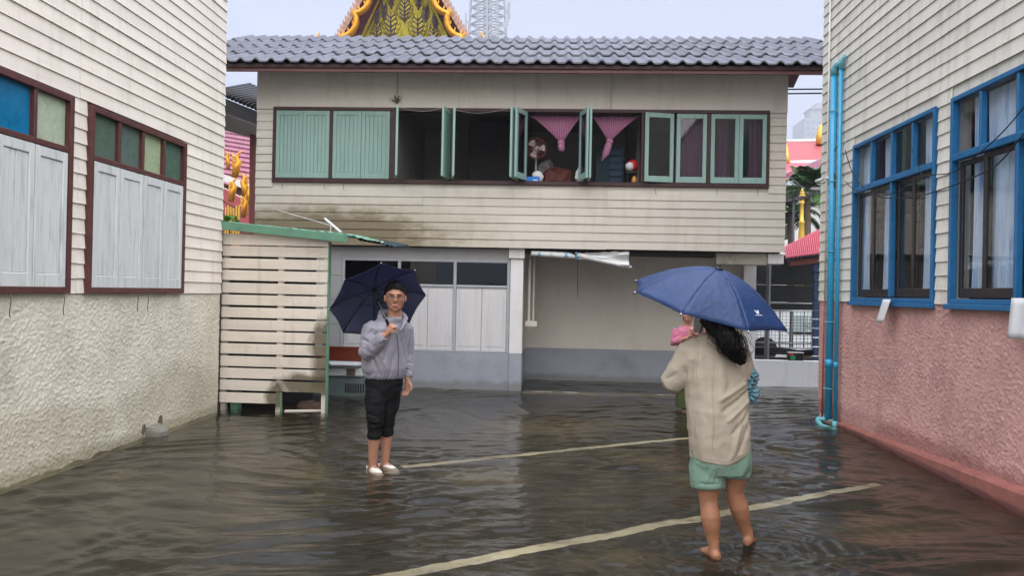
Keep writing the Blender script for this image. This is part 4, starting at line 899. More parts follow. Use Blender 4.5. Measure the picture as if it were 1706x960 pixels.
# shade screen of dark net panels under the red roof
nt2 = thing('shade_screen', 'dark shade net panels hanging under the red canopy', 'screen', (4.9, 17, 0))
for k, (pya, pyb) in enumerate(((425, 475), (475.4, 503.6), (504, 517))):
    a_ = at(1310, pya, 'y', 17); b_ = at(1310, pyb, 'y', 17); m = MB(); m.cbox(3.2, 6.6, 17-.02, 17, b_.z, a_.z, .003); m.build('net_panel', MAT['net'], nt2)
m = MB(); rod(m, 1240, 505, 1385, 506.5, 16.95, .012); m.build('rod', MAT['galv'], nt2)
# white car beyond the railing
car = thing('parked_car', 'white parked car seen through the railing', 'car', (6.4, 20.5, 0)); CYY = 20
zc = lambda py: at(1320, py, 'y', CYY).z; xc = lambda px: at(px, 540, 'y', CYY).x
x0_, x1_ = 4.6, 8.9; zr, zw, zs = zc(515), zc(547), .22
bodyp = [(x0_, zs), (x0_, .75), (x0_+.1, zw), (x0_+.3, zr-.1), (x0_+.5, zr), (x1_-.6, zr), (x1_-.1, zw), (x1_, .7), (x1_, zs)]
m = MB(); m.prism(bodyp, 'y', CYY, CYY+1.7); m.build('body', MAT['white_car'], car)
m = MB(); m.prism([(xc(1314), zc(552)), (xc(1322), zc(526)), (xc(1345), zc(525)), (xc(1345), zc(552))], 'y', CYY-.012, CYY-.002); m.build('window', MAT['car_glass'], car)
m = MB(); m.prism([(xc(1348), zc(552)), (xc(1348), zc(525)), (x1_-.7, zr-.06), (x1_-.35, zc(552))], 'y', CYY-.012, CYY-.002); m.build('window', MAT['car_glass'], car)
m = MB(); m.box(xc(1318), xc(1360), CYY-.02, CYY-.013, zc(557), zc(553)); m.build('trim_strip', MAT['black'], car)
tx = bpy.data.curves.new('lettering', 'FONT'); tx.body = 'ROYAL'; tx.size = .17; tx.extrude = .002; tx.materials.append(MAT['steel'])
tmp = bpy.data.objects.new('tmp', tx); COL.objects.link(tmp); bpy.context.view_layer.update(); lme = bpy.data.meshes.new_from_object(tmp.evaluated_get(bpy.context.evaluated_depsgraph_get())); bpy.data.objects.remove(tmp)
to = bpy.data.objects.new('lettering', lme); COL.objects.link(to); to.parent = car; to.location = V((xc(1337), CYY-.016, zc(546)))-wloc(car); to.rotation_euler = (math.pi/2, 0, 0)
for x in (x0_+.85, x1_-.85): m = MB(); m.tube([(x, CYY-.03, .27), (x, CYY+.2, .27)], .32, 20); m.build('wheel', MAT['black'], car)
# navy clad post and red canopy
P = lambda px, py: at(px, py, 'y', 15.4)
kn = thing('canopy', 'red sheet metal canopy with brown beam and navy post beside the ivory building', 'canopy', (5.6, 15.5, 0))
for k in range(11):
    a_ = P(1356, 440+k*15.5); b_ = P(1395, 454+k*15.5); m = MB(); m.cbox(a_.x, b_.x, 15.4, 15.5, b_.z, a_.z, .003); m.build('cladding_board', MAT['navy'], kn)
m = MB(); m.bar(P(1314, 437), P(1400, 427), .12, .16); m.build('beam', MAT['brown_beam'], kn)
m = MB(); m.bar(P(1308, 433)+V((0, -.1, 0)), P(1400, 421)+V((0, -.1, 0)), .02, .05); m.build('gutter', MAT['teal_dk'], kn)
for k in range(9): q = P(1318+k*6.5, 430.5-k*.85)+V((0, -.13, 0)); m = MB(); m.ell(tuple(q), .035, .02, .035, nu=8, nv=6); m.build('drip_cap', MAT['teal_dk'], kn)
e0, e1 = P(1306, 432)+V((0, -.15, 0)), P(1405, 419)+V((0, -.15, 0)); r0, r1 = at(1306, 413, 'y', 17.5), at(1405, 363, 'y', 17.5); rows = []
for i in range(91):
    s = i/90; rows.append([e0.lerp(e1, s).lerp(r0.lerp(r1, s), t)+V((0, 0, .03*abs(math.sin(s*30*math.pi)))) for t in (0, .33, .66, 1)])
m = MB(); m.grid(rows); m.build('roof_sheet', MAT['red_roof'], kn, thick=.01)
# ------------------------------------------------------------------ temple behind the house
TY = 32.0
def tq(px, py, Y=TY): return at(px, py, 'y', Y)
te = thing('temple_hall', 'temple gable with gold naga bargeboards and olive gold carved pediment', 'temple', (-4.6, 36, 0))
apex = tq(670, -125); bl_, br_ = tq(545, 95), tq(796, 95); zb_ = bl_.z
cxT = apex.x
ped = MB(); pl_, pr_, pa_ = tq(588, 95, TY+.9), tq(760, 95, TY+.9), tq(673, -95, TY+.9)
ped.add([pl_, pr_, pa_, pl_+V((0, .2, 0)), pr_+V((0, .2, 0)), pa_+V((0, .2, 0))], [(0, 1, 2), (5, 4, 3), (0, 3, 4, 1), (1, 4, 5, 2), (2, 5, 3, 0)]); pdm = ped.build('pediment', MAT['olive_gold'], te)
def vine(px, py, h, w_, flip=1):
    """one carved spray: stem with curling side shoots"""
    mb = MB(); q = lambda x, y: tq(px+x, py+y, TY+.87)
    mb.tube([q(0, h/2), q(0, 0), q(0, -h/2)], [.045, .04, .015], 6)
    for k, t in enumerate((.36, .18, 0, -.18, -.34)):
        L_ = w_*(1-abs(t)*1.1)
        for sd in (-1, 1):
            mb.tube([q(0, h*t+3), q(sd*L_*.3, h*t-1), q(sd*L_*.6, h*t-5), q(sd*L_*.62, h*t-8.5), q(sd*L_*.45, h*t-9)], [.032, .032, .026, .02, .008], 5)
            mb.tube([q(sd*L_*.45, h*t-3), q(sd*L_*.75, h*t-2), q(sd*L_*.85, h*t-5)], [.024, .02, .006], 5)
    mb.build('carved_vine', MAT['vine'], te)
def leafcell(px, py, w_, h):
    mb = MB(); n_ = 20; q = lambda x, y, d: tq(px+x, py+y, TY+.9-d)
    pts = [(w_*math.sin(a)*(abs(math.sin(a))**.4), -h*math.cos(a)) for a in [2*math.pi*k/n_ for k in range(n_)]]
    mb.rings([[q(x, y, -.05) for x, y in pts], [q(x*.97, y*.97, .02) for x, y in pts], [q(x*.75, y*.8, .035) for x, y in pts]]); mb.build('carved_lobe', MAT['olive_gold'], te, smooth=True)
for px, py, h, w_ in ((674, 17, 38, 16), (651, 42, 44, 18), (696, 46, 44, 18), (673, -30, 40, 14), (628, 57, 34, 13), (722, 60, 34, 13), (662, 84, 36, 15), (692, 86, 34, 15), (652, -2, 30, 9), (697, 0, 30, 9), (640, 20, 26, 8), (709, 23, 26, 8), (632, 88, 34, 14), (615, 80, 26, 9), (737, 82, 26, 9), (725, 36, 22, 7), (628, 30, 22, 7)):
    leafcell(px, py-2, w_*.95, h*.52); vine(px, py, h, w_)
for a_, b_ in (((588, 97), (673, -95)), ((761, 97), (673, -95))):
    m = MB(); p, q = tq(*a_, TY+.8), tq(*b_, TY+.8); m.bar(p, q, .1, .16, up=(0, 1, 0)); m.build('pediment_border', MAT['olive_gold'], te)
for sgn, pb in ((-1, bl_), (1, br_)):
    d = (apex-pb)
    m = MB(); off = V((-sgn*.55, .0, 0)); m.add([pb+V((-sgn*.1, .05, -.1)), apex+V((0, .05, -.2)), apex+V((0, .95, -.8)), pb+V((-sgn*.75, .95, -.1))], [(0, 1, 2, 3)]); m.build('soffit', MAT['shade_p'], te, thick=.06)
    # tile edge as overlapping feathers
    n_ = 30; nrm = V((-d.z, 0, d.x)).normalized()*(1 if sgn < 0 else -1)
    if nrm.x*sgn < 0: nrm = -nrm
    dn = d.normalized()
    for k in range(n_):
        p = pb+d*(k/n_); m = MB(); w_ = d.length/n_
        pts = [p-dn*w_*.5, p+nrm*.17+dn*w_*.55, p+nrm*.2+dn*w_*1.1, p+dn*w_*.7, p-nrm*.12+dn*w_*.3, p-nrm*.12-dn*w_*.5]
        m.add([x+V((0, -.05, 0)) for x in pts]+[x+V((0, .05, 0)) for x in pts], [(0, 1, 2, 3, 4, 5), (11, 10, 9, 8, 7, 6)]+[(i, (i+1) % 6, 6+(i+1) % 6, 6+i) for i in range(6)]); m.build('bargeboard_feather', MAT['feather'], te)
    # naga body as a heavy gold wave inside the edge
    pts = []; rad = []; n_ = 90
    for k in range(n_+1):
        s = k/n_; p = pb+d*(s*.98)-nrm*.33; ph = s*6.2*2*math.pi/1.12+2.2
        wv = math.sin(ph); pts.append(p+nrm*(.13*wv)+V((0, -.16, 0))+dn*(.12*math.cos(ph))); rad.append((.17*(1-.25*s), .13))
    m = MB(); m.tube(pts, rad, 10); m.build('naga_body', MAT['gold'], te, smooth=True)
    for k in range(0, n_, 3):
        m = MB(); p = pts[k]; m.tube([p, p+nrm*.16+dn*.03, p+nrm*.24+dn*.14], [.06, .045, .008], 6); m.build('crest_spike', MAT['gold'], te, smooth=True)
rt = MB(); rt.add([bl_+V((-.1, .1, -.05)), apex+V((0, .1, 0)), apex+V((0, 14, 0)), bl_+V((-.1, 14, -.05)), br_+V((.1, .1, -.05)), br_+V((.1, 14, -.05))], [(0, 1, 2, 3), (1, 4, 5, 2)]); rt.build('roof', MAT['purple_tile'], te, thick=.1)
m = MB(); m.box(bl_.x+.6, br_.x-.6, TY+1.2, TY+13, -.1, zb_+.2); m.build('wall', MAT['column'], te)
for px, sgn in ((527, 1), (806, -1)):
    b_ = tq(px, 75, TY-.3); m = MB(); m.tube([b_+V((-sgn*.1, 0, -.2)), b_+V((-sgn*.02, 0, .1)), b_+V((0, 0, .28)), b_+V((sgn*.09, 0, .46)), b_+V((sgn*.13 if sgn > 0 else .22*sgn, 0, .6))], [.11, .1, .07, .04, .01], 8)
    m.build('horn_finial', MAT['gold'], te, smooth=True)

# telecom mast
AY = 85.0; tw = thing('lattice_mast', 'steel lattice telecom mast behind the temple, coloured pale for haze', 'mast', tuple(V((at(813, 60, 'y', AY).x, AY, 0))))
q = lambda px, py, dy=0: at(px, py, 'y', AY+dy)
m = MB(); legs = [((779, 100), (788, -60), 0), ((845, 100), (838, -60), 0), ((813, 100), (813, -60), 2.0), ((811, 100), (811, -60), -1.6)]
def lx(i, py): (a, b, dy) = legs[i]; t = (py-a[1])/(b[1]-a[1]); return V(q(a[0]+(b[0]-a[0])*t, py, dy))
for i in range(4):
    m = MB(); m.tube([lx(i, 600) if False else V((lx(i, 100).x*1.0, lx(i, 100).y, 0)), lx(i, 100), lx(i, -60)], .13, 6); m.build('leg', MAT['tower'], tw)
for k, py in enumerate(range(96, -60, -14)):
    m = MB()
    for i, j in ((0, 2), (2, 1), (1, 3), (3, 0), (0, 1)):
        m.tube([lx(i, py), lx(j, py)], .06, 5); m.tube([lx(i, py), lx(j, py-14)], .05, 5); m.tube([lx(j, py), lx(i, py-14)], .05, 5)
    m.build('brace', MAT['tower'], tw)
for px, py in ((842, 42), (775, 35), (795, 36)):
    m = MB(); c = q(px, py, -2); m.tube([c+V((0, -.3, 0)), c+V((0, .2, 0))], [.36, .2], 14); m.tube([c+V((0, 0, .0)), lx(1 if px > 800 else 0, py)], .05, 5)
    if px == 842: m.build('dish', MAT['tower'], tw)
for px, y0_, y1_ in ((776, 22, 50), (847, 5, 35), (843, 45, 66), (849, 2, 30)):
    m = MB(); m.tube([q(px, y0_), q(px, y1_)], .09, 6); m.tube([q(px, (y0_+y1_)/2), lx(1 if px > 800 else 0, (y0_+y1_)/2)], .05, 5); m.build('antenna', MAT['tower'], tw)

# tower block
KY = 800.0; q = lambda px, py: at(px, py, 'y', KY); a_, b_ = q(1341, 196), q(1420, 250)
kb = thing('tower_block', 'distant grey tower block fading in the rain haze', 'building', ((a_.x+b_.x)/2, KY+10, 0)); zt_ = a_.z
m = MB(); m.box(a_.x, b_.x, KY, KY+40, -1, zt_); m.box(q(1352, 180).x, b_.x, KY+1, KY+22, zt_, q(1352, 180).z); m.box(q(1352, 180).x-1.2, b_.x+1, KY-.5, KY+23, q(1352, 181).z, q(1352, 179).z); m.box(q(1362, 172).x, b_.x, KY+3, KY+20, q(1352, 179).z, q(1362, 170).z); m.build('wall', MAT['sky_conc'], kb)
wr = MB()
for r in range(24):
    m = MB(); z = zt_-6.0*(r+1)
    for k in range(8): x = a_.x+2.0+k*5.2; m.box(x, x+2.6, KY-.15, KY-.02, z, z+2.4)
    wr.add(m.v, m.f)
wr.build('window_openings', MAT['steel'], kb, kind='stuff')

# ------------------------------------------------------------------ right hand gap: temple roofs, palm, gold post, dish
q = lambda px, py, Y: at(px, py, 'y', Y)
t2 = thing('temple_roof_hall', 'tiered red brown temple roofs with white ridges beyond the palm', 'temple', (16, 45, 0))
def roof_quad(nm, pa, pb, pc, pd, Ya, Yb, mat, thick=.1):
    m = MB(); m.add([q(*pa, Ya), q(*pb, Ya), q(*pc, Yb), q(*pd, Yb)], [(0, 1, 2, 3)]); return m.build(nm, MAT[mat], t2, thick=thick)
roof_quad('upper_roof', (1303, 271), (1400, 271), (1400, 236), (1303, 236), 44, 48, 'red_tile')
roof_quad('lower_roof', (1290, 300), (1400, 300), (1400, 272), (1290, 272), 41, 44, 'red_roof')
for a_, b_, Y in (((1306, 236), (1400, 235), 47.9), ((1290, 272), (1400, 270), 43.9)): m = MB(); m.tube([q(*a_, Y), q(*b_, Y)], .14, 8); m.build('white_ridge', MAT['column'], t2, smooth=True)
m = MB(); m.tube([q(1308, 240, 43.8), q(1313, 270, 43.2)], .12, 8); m.build('gold_edge', MAT['gold_y'], t2, smooth=True)
m = MB(); m.tube([q(1366, 240, 47), q(1366, 225, 47), q(1368, 212, 47), q(1372, 202, 47)], [.25, .22, .14, .03], 8); m.build('finial', MAT['gold_y'], t2, smooth=True)
m = MB(); m.box(9, 30, 48, 58, -.1, 8.5); m.build('wall', MAT['column'], t2)
t3 = thing('tiled_outbuilding', 'purple tiled sloping roof above the palm', 'building', (11.5, 34, 0))
e0, e1, r0, r1 = q(1303, 297, 30), q(1400, 300, 30), q(1303, 293, 34), q(1400, 252, 34); nrow = 9
for r in range(nrow):
    for k in range(14):
        u0, u1 = k/14, (k+.97)/14; v0, v1 = r/nrow, (r+1.15)/nrow
        pt = lambda u, v: e0.lerp(e1, u).lerp(r0.lerp(r1, u), v)
        m = MB(); m.add([pt(u0, v0)+V((0, -.03, .03)), pt(u1, v0)+V((0, -.03, .03)), pt(u1, v1), pt(u0, v1)], [(0, 1, 2, 3)]); m.build('roof_tile', MAT['purple_tile'], t3, thick=.02)
m = MB(); m.box(e0.x, e1.x, 31, 36, -.1, 5.9); m.build('wall', MAT['column'], t3)
m = MB(); m.tube([r0, r1], .06, 6); m.build('ridge', MAT['steel'], t3)

def palm(px, py, Y, n_, R, label, trunk_z=None):
    c = q(px, py, Y); t = thing('palm_tree', label, 'palm', (c.x, Y, 0)); rr = random.Random(int(px))
    m = MB(); m.tube([(c.x+.1, Y, -.1), (c.x+.05, Y, c.z*.5), c+V((0, 0, -.1))], [.16, .13, .1], 10); m.build('trunk', MAT['trunk'], t, smooth=True)
    for k in range(n_):
        az = k*2.4+rr.uniform(-.3, .3); el = rr.uniform(-.4, 1.25); L_ = R*rr.uniform(.8, 1.15); droop = rr.uniform(.5, 1.0); m = MB(); spine = []
        for i in range(9):
            s = i/8; h = L_*s*math.cos(el)*(1-.25*s*s*droop); z = L_*s*math.sin(el)-droop*L_*.6*s*s; spine.append(c+V((math.cos(az)*h, math.sin(az)*h, z)))
        m.tube(spine, [.025*(1-.8*i/8)+.004 for i in range(9)], 5)
        for i in range(34):
            s = .12+.86*i/33; f_ = s*8; a = int(min(7, f_)); p = spine[a].lerp(spine[a+1], f_-a); tg = (spine[a+1]-spine[a]).normalized(); sd = tg.cross(V((0, 0, 1)))
            if sd.length < .05: sd = V((1, 0, 0))
            sd.normalize(); ll = .42*R/1.5*(1-.55*abs(s-.45)*1.4)
            for e in (-1, 1):
                tip = p+sd*(e*ll*.75)+tg*(ll*.55)+V((0, 0, -ll*rr.uniform(.15, .5))); wv = tg*.02
                mid = p.lerp(tip, .5)+V((0, 0, .03)); m.add([p-wv, p+wv, mid+wv*1.2, tip, mid-wv*1.2], [(0, 1, 2, 3, 4)])
        m.build('frond', MAT['leaf'], t)
palm(1345, 318, 26, 24, 1.7, 'green palm standing between the house and the ivory building')
palm(1318, 352, 27.5, 18, 1.5, 'lower palm clump behind the gold finial post')
gp = thing('gold_post', 'slender gold finial post before the palms', 'post', (at(1335, 400, 'y', 24).x, 24, 0)); c = V((at(1335, 400, 'y', 24).x, 24, 0)); zz = lambda py: at(1335, py, 'y', 24).z
m = MB(); m.lathe(c, [(.12, 0), (.1, zz(400)), (.075, zz(372)), (.1, zz(370)), (.06, zz(367)), (.05, zz(340)), (.09, zz(337)), (.05, zz(335))], 12); m.build('shaft', MAT['gold_y'], gp, smooth=True)
m = MB(); m.lathe(c, [(.05, zz(334.9)), (.1, zz(330)), (.11, zz(326)), (.06, zz(322)), (.07, zz(320)), (.03, zz(316)), (.008, zz(311))], 12); m.build('lantern_finial', MAT['gold_y'], gp, smooth=True)
sd_ = thing('satellite_dish', 'black mesh satellite dish tilted beside the gold post', 'dish', (at(1318, 340, 'y', 19).x, 19, 0)); c = q(1322, 333, 19); ax = V((-.25, -.25, .93)).normalized(); e1_ = ax.orthogonal().normalized(); e2_ = ax.cross(e1_)
m = MB()
for r_ in (.1, .25, .4, .55, .68): m.tube([c+e1_*(r_*math.cos(k*math.pi/14))+e2_*(r_*math.sin(k*math.pi/14))+ax*(.28*r_*r_) for k in range(29)], .008, 5, cap=False)
for k in range(28): m.tube([c+(e1_*math.cos(k*math.pi/14)+e2_*math.sin(k*math.pi/14))*r_+ax*(.28*r_*r_) for r_ in (.05, .3, .55, .68)], .006, 4)
m.build('mesh_bowl', MAT['black'], sd_)
m = MB(); m.tube([c, V((c.x, c.y+.05, 0))], .03, 8); m.tube([c+e1_*.6+ax*.1, c+ax*.6], .012, 5); m.tube([c-e1_*.6+ax*.1, c+ax*.6], .012, 5); m.build('mount', MAT['steel'], sd_)

# ------------------------------------------------------------------ left hand gap: eave, red roof, gold ornaments
nh = thing('neighbour_roof', 'dark scalloped eave with grey soffit behind the house corner', 'building', (-8.2, 17, 0)); Y = 16.0
m = MB(); m.add([q(360, 158, Y), q(440, 190, Y), q(440, 212, Y), q(360, 182, Y)], [(0, 1, 2, 3)]); m.build('fascia', MAT['black'], nh, thick=.06)
for k in range(12):
    p = q(362+k*6.6, 153+k*2.75, Y-.05); m = MB(); m.tube([p+V((0, -.05, 0)), p+V((.1, 1.5, .55))], .055, 8); m.build('roof_tile', MAT['black'], nh, smooth=True)
m = MB(); m.add([q(360, 182, Y), q(440, 213, Y), q(440, 234, Y+2), q(360, 212, Y+2)], [(0, 1, 2, 3)]); m.build('soffit', MAT['wall_g'], nh, thick=.03)
m = MB(); m.bar((q(374, 400, Y).x, Y+1.6, 0), (q(373, 216, Y).x, Y+1.6, q(374, 214, Y+1.6).z), .12, .12, up=(0, 1, 0)); m.build('post', MAT['brown_beam'], nh)
rh = thing('red_tiled_hall', 'red tiled temple roof seen in the gap beside the cream building', 'temple', (-12, 27, 0)); e0, e1, r0, r1 = q(350, 305, 26), q(450, 322, 26), q(350, 205, 31), q(450, 222, 31)
for r in range(13):
    for k in range(15):
        pt = lambda u, v: e0.lerp(e1, u).lerp(r0.lerp(r1, u), v)
        m = MB(); m.add([pt(k/15, r/13)+V((0, -.05, .05)), pt((k+.96)/15, r/13)+V((0, -.05, .05)), pt((k+.96)/15, (r+1.15)/13), pt(k/15, (r+1.15)/13)], [(0, 1, 2, 3)]); m.build('roof_tile', MAT['purple_tile'], rh, thick=.03)
m = MB(); m.box(-16, -9, 31.2, 34, -.1, 6.5); m.build('rear_wall', MAT['brown_beam'], rh); m = MB(); m.box(-16, -9, 26.3, 26.6, -.1, q(400, 310, 26.3).z); m.build('wall', MAT['brown_beam'], rh)
for k, (a_, b_) in enumerate((((372, 318), (432, 352)), ((372, 296), (432, 318)))):
    m = MB(); m.bar(q(*a_, 24.5), q(*b_, 24.5), .12, .22); m.build('white_band', MAT['column'], rh)
m = MB(); m.bar(q(370, 322, 24.4), q(432, 358, 24.4), .1, .35); m.bar(q(370, 345, 24.4), q(432, 378, 24.4), .1, .3); m.build('red_band', MAT['red_tile'], rh)
def flame(px, py, h, lean, Y, label):
    b_ = q(px, py, Y); s = .8*h*Y/1290; t = thing('gold_finial', label, 'finial', tuple(b_), 'gold naga finials in the gap'); L_ = lean
    m = MB(); m.tube([b_+V((0, 0, -.25)), b_+V((.1*L_*s, 0, s*.15)), b_+V((.22*L_*s, 0, s*.4)), b_+V((.1*L_*s, 0, s*.65)), b_+V((.2*L_*s, 0, s*.85)), b_+V((.42*L_*s, 0, s))], [.17*s, .2*s, .15*s, .1*s, .06*s, .008], 10); m.build('body', MAT['gold'], t, smooth=True)
    for k in range(6):
        p = b_+V((.15*L_*s, 0, s*(.05+.12*k))); m = MB(); m.tube([p, p+V((-.22*L_*s, -.03, .06*s)), p+V((-.3*L_*s, -.03, .2*s))], [.07*s, .05*s, .005], 6); m.build('flame_tongue', MAT['gold_y'] if k % 2 else MAT['gold'], t, smooth=True)
for i, (px, py, h, ln, lab) in enumerate(((391, 282, 40, 1, 'tallest gold crested naga finial against the red tiles'), (381, 268, 22, -1, 'small pale gold finial at the edge of the cream building'), (385, 322, 34, 1, 'gold naga finial below the tallest one'), (410, 315, 36, -1, 'gold finial in the middle of the gap, above the red band'), (424, 308, 30, 1, 'gold finial half hidden by the corner of the house'), (405, 348, 34, 1, 'lowest gold finial just above the green shed roof'), (418, 328, 26, -1, 'small gold finial beside the house boards'))): flame(px, py, h, ln, 22.5-.15*i, lab)
m = MB()
for k in range(11): p = q(376+k*2.2, 366, 20); m.bar(p+V((0, .05*(k % 2), -1.2)), p+V((0, .05*(k % 2), rng.uniform(.25, .4))), .03, .03, up=(0, 1, 0))
m.build('bamboo_fence', MAT['gold_y'], label='yellow bamboo palings behind the shed', cat='fence')
pb_ = thing('small_shrub', 'bright green leafy tuft above the shed roof', 'plant', (q(383, 372, 13).x, 13, 1.8)); m = MB(); c = q(383, 369, 13)
for k in range(160):
    d = V(rng.normal(0, 1, 3)); d.normalize(); p = c+V((d.x*.14, d.y*.12, d.z*.09)); s = V(rng.normal(0, 1, 3))*.025; u = V(rng.normal(0, 1, 3))*.018; m.add([p-s, p+u, p+s, p-u], [(0, 1, 2, 3)])
m.build('foliage', MAT['leaf_b'], pb_); m = MB(); m.tube([c+V((0, 0, -.5)), c], .015, 6); m.build('stem', MAT['trunk'], pb_)
m = MB(); m.lathe(c+V((0, 0, -.95)), [(.1, 0), (.14, .45), (.13, .46), (.1, .44)], 12); m.build('pot', MAT['brown_beam'], pb_)
m = MB(); m.box(c.x-.3, c.x+.3, 12.8, 13.2, -.1, c.z-.95); m.build('brick_pier', MAT['conc'], label='concrete pier carrying the potted tuft behind the shed', cat='pier')
for i, (ya, yb) in enumerate(((149, 153), (158, 163))):
    a_, b_ = q(372, ya, 21), q(1371, (148, 155)[i], 21); d = (b_-a_).normalized()
    cable('power_line', ('upper', 'lower')[i]+' of the two black power lines passing behind the house', [a_-d*12, a_, a_.lerp(b_, .5)+V((0, 0, -.1)), b_, b_+d*12], .022)
# ------------------------------------------------------------------ people
def remeshed(mb, name, voxel, smooth=4, fac=.5):
    me = mb.mesh(name+'_raw'); o = bpy.data.objects.new('tmp', me); COL.objects.link(o)
    r = o.modifiers.new('r', 'REMESH'); r.mode = 'VOXEL'; r.voxel_size = voxel
    if smooth:
        s = o.modifiers.new('s', 'SMOOTH'); s.iterations = smooth; s.factor = fac
    dg = bpy.context.evaluated_depsgraph_get(); ev = o.evaluated_get(dg); out = bpy.data.meshes.new_from_object(ev); out.name = name
    bpy.data.objects.remove(o); out.polygons.foreach_set('use_smooth', [True]*len(out.polygons)); return out
def place(me, name, mat, parent, fold=None, **kw):
    off = wloc(parent); n = len(me.vertices); co = np.empty(n*3); me.vertices.foreach_get('co', co); co = co.reshape(-1, 3)
    if fold:
        no = np.empty(n*3); me.vertices.foreach_get('normal', no); no = no.reshape(-1, 3)
        d = np.array([fold(V(c)) for c in co]); co = co+no*d[:, None]
    co = co-np.array(off); me.vertices.foreach_set('co', co.ravel()); me.update(); me.materials.clear()
    o = link_mesh(name, me, mat, parent); return tag(o, **kw)
def ring(c, w, d, ang, n=28, e=2.4):
    c = V(c); ax = V((math.cos(ang), math.sin(ang), 0)); ay = V((-math.sin(ang), math.cos(ang), 0)); out = []
    for k in range(n):
        t = 2*math.pi*k/n; ct, st = math.cos(t), math.sin(t)
        out.append(c+ax*(w*math.copysign(abs(ct)**(2/e), ct))+ay*(d*math.copysign(abs(st)**(2/e), st)))
    return out
def frame(f):
    f = V(f).normalized(); r = f.cross(V((0, 0, 1))).normalized(); u = r.cross(f); return r, f, u      # subject's right is -? r points to the viewer's left-hand rule
def head(mb, c, f, s=1.0, jaw=1.0):
    """c centre of the head, f the way the face looks"""
    r, f, u = frame(f); c = V(c); E_ = lambda dr, df, du, a, b, d: mb.ell(c+r*(dr*s)+f*(df*s)+u*(du*s), a*s, b*s, d*s, (r, f, u))
    E_(0, -.012, .035, .076*max(1, jaw*.97), .094, .083); E_(0, .02, -.025, .067*jaw, .074, .088); E_(0, .045, -.080, .046*jaw, .042, .036); E_(0, .066, -.099, .027, .022, .018)
    E_(0, .068, .03, .055, .03, .022)                                             # brow
    for e in (-1, 1): E_(e*.038, .060, -.024, .026, .026, .022); E_(e*.078*max(1, jaw*.97), -.006, -.012, .011, .022, .034); E_(e*.040*jaw, .012, -.062, .024, .045, .034)
    mb.tube([c+(f*.086+u*.022)*s, c+(f*.1+u*-.005)*s, c+(f*.113-u*.03)*s], [.009*s, .012*s, .015*s], 8); E_(0, .1, -.036, .021, .013, .011)
    E_(0, .092, -.068, .026, .012, .014)
    mb.tube([c+(f*-.015-u*.06)*s, c+(f*-.02-u*.11)*s, c+(f*-.035-u*.19)*s], [.056*s, .056*s, .066*s], 14)
def sq(c): return math.copysign(abs(c)**.55, c)
def face_parts(parent, c, f, s=1.0, glasses=False):
    r, f, u = frame(f); c = V(c); Q = lambda a, b, d: c+r*(a*s)+f*(b*s)+u*(d*s)
    for e in (-1, 1):
        m = MB(); m.ell(Q(e*.033, .0865, .004), .0135*s, .006*s, .0042*s, (r, f, u)); m.build('eye', MAT['eye_w'], parent, smooth=True)
        m = MB(); m.ell(Q(e*.032, .0915, .004), .0048*s, .0035*s, .0044*s, (r, f, u)); m.build('iris', MAT['black'], parent, smooth=True)
        m = MB(); m.tube([Q(e*.015, .098, .026), Q(e*.034, .095, .031), Q(e*.054, .08, .026)], [.003*s, .0038*s, .002*s], 6); m.build('eyebrow', MAT['hair'], parent, smooth=True)
        m = MB(); m.tube([Q(e*.018, .0925, .0085), Q(e*.034, .0945, .0105), Q(e*.049, .085, .006)], .0016*s, 5); m.build('eyelid', MAT['hair'], parent, smooth=True)
    m = MB(); m.ell(Q(0, .1, -.064), .024*s, .008*s, .0055*s, (r, f, u)); m.ell(Q(0, .0985, -.073), .02*s, .008*s, .006*s, (r, f, u)); m.build('lips', MAT['lip'], parent, smooth=True)
    if glasses:
        g_ = thing('eyeglasses', 'thin dark framed glasses on the face of the man in grey', 'glasses', tuple(Q(0, .11, .0)))
        for e in (-1, 1):
            m = MB(); n = 20; m.tube([Q(e*.034+.0255*sq(math.cos(k*2*math.pi/n)), .112-.5*abs(.0255*math.cos(k*2*math.pi/n)*e+.034)*.25, -.003+.0165*sq(math.sin(k*2*math.pi/n))) for k in range(n+1)], .0019*s, 6, cap=False); rim = m.build('rim', MAT['black'], g_, smooth=True)
            m = MB(); m.add([Q(e*.034+.024*math.cos(k*2*math.pi/n), .106-.003, -.002+.018*math.sin(k*2*math.pi/n)) for k in range(n)], [tuple(range(n))]); m.build('lens', MAT['lens'], g_)
            m = MB(); m.tube([Q(e*.06, .10, .004), Q(e*.078, .05, .004), Q(e*.083, -.01, -.0)], .0018*s, 5); m.build('temple_arm', MAT['sash'], g_)
        m = MB(); m.tube([Q(-.009, .113, .002), Q(0, .116, .005), Q(.009, .113, .002)], .002*s, 5); m.build('bridge', MAT['sash'], g_)
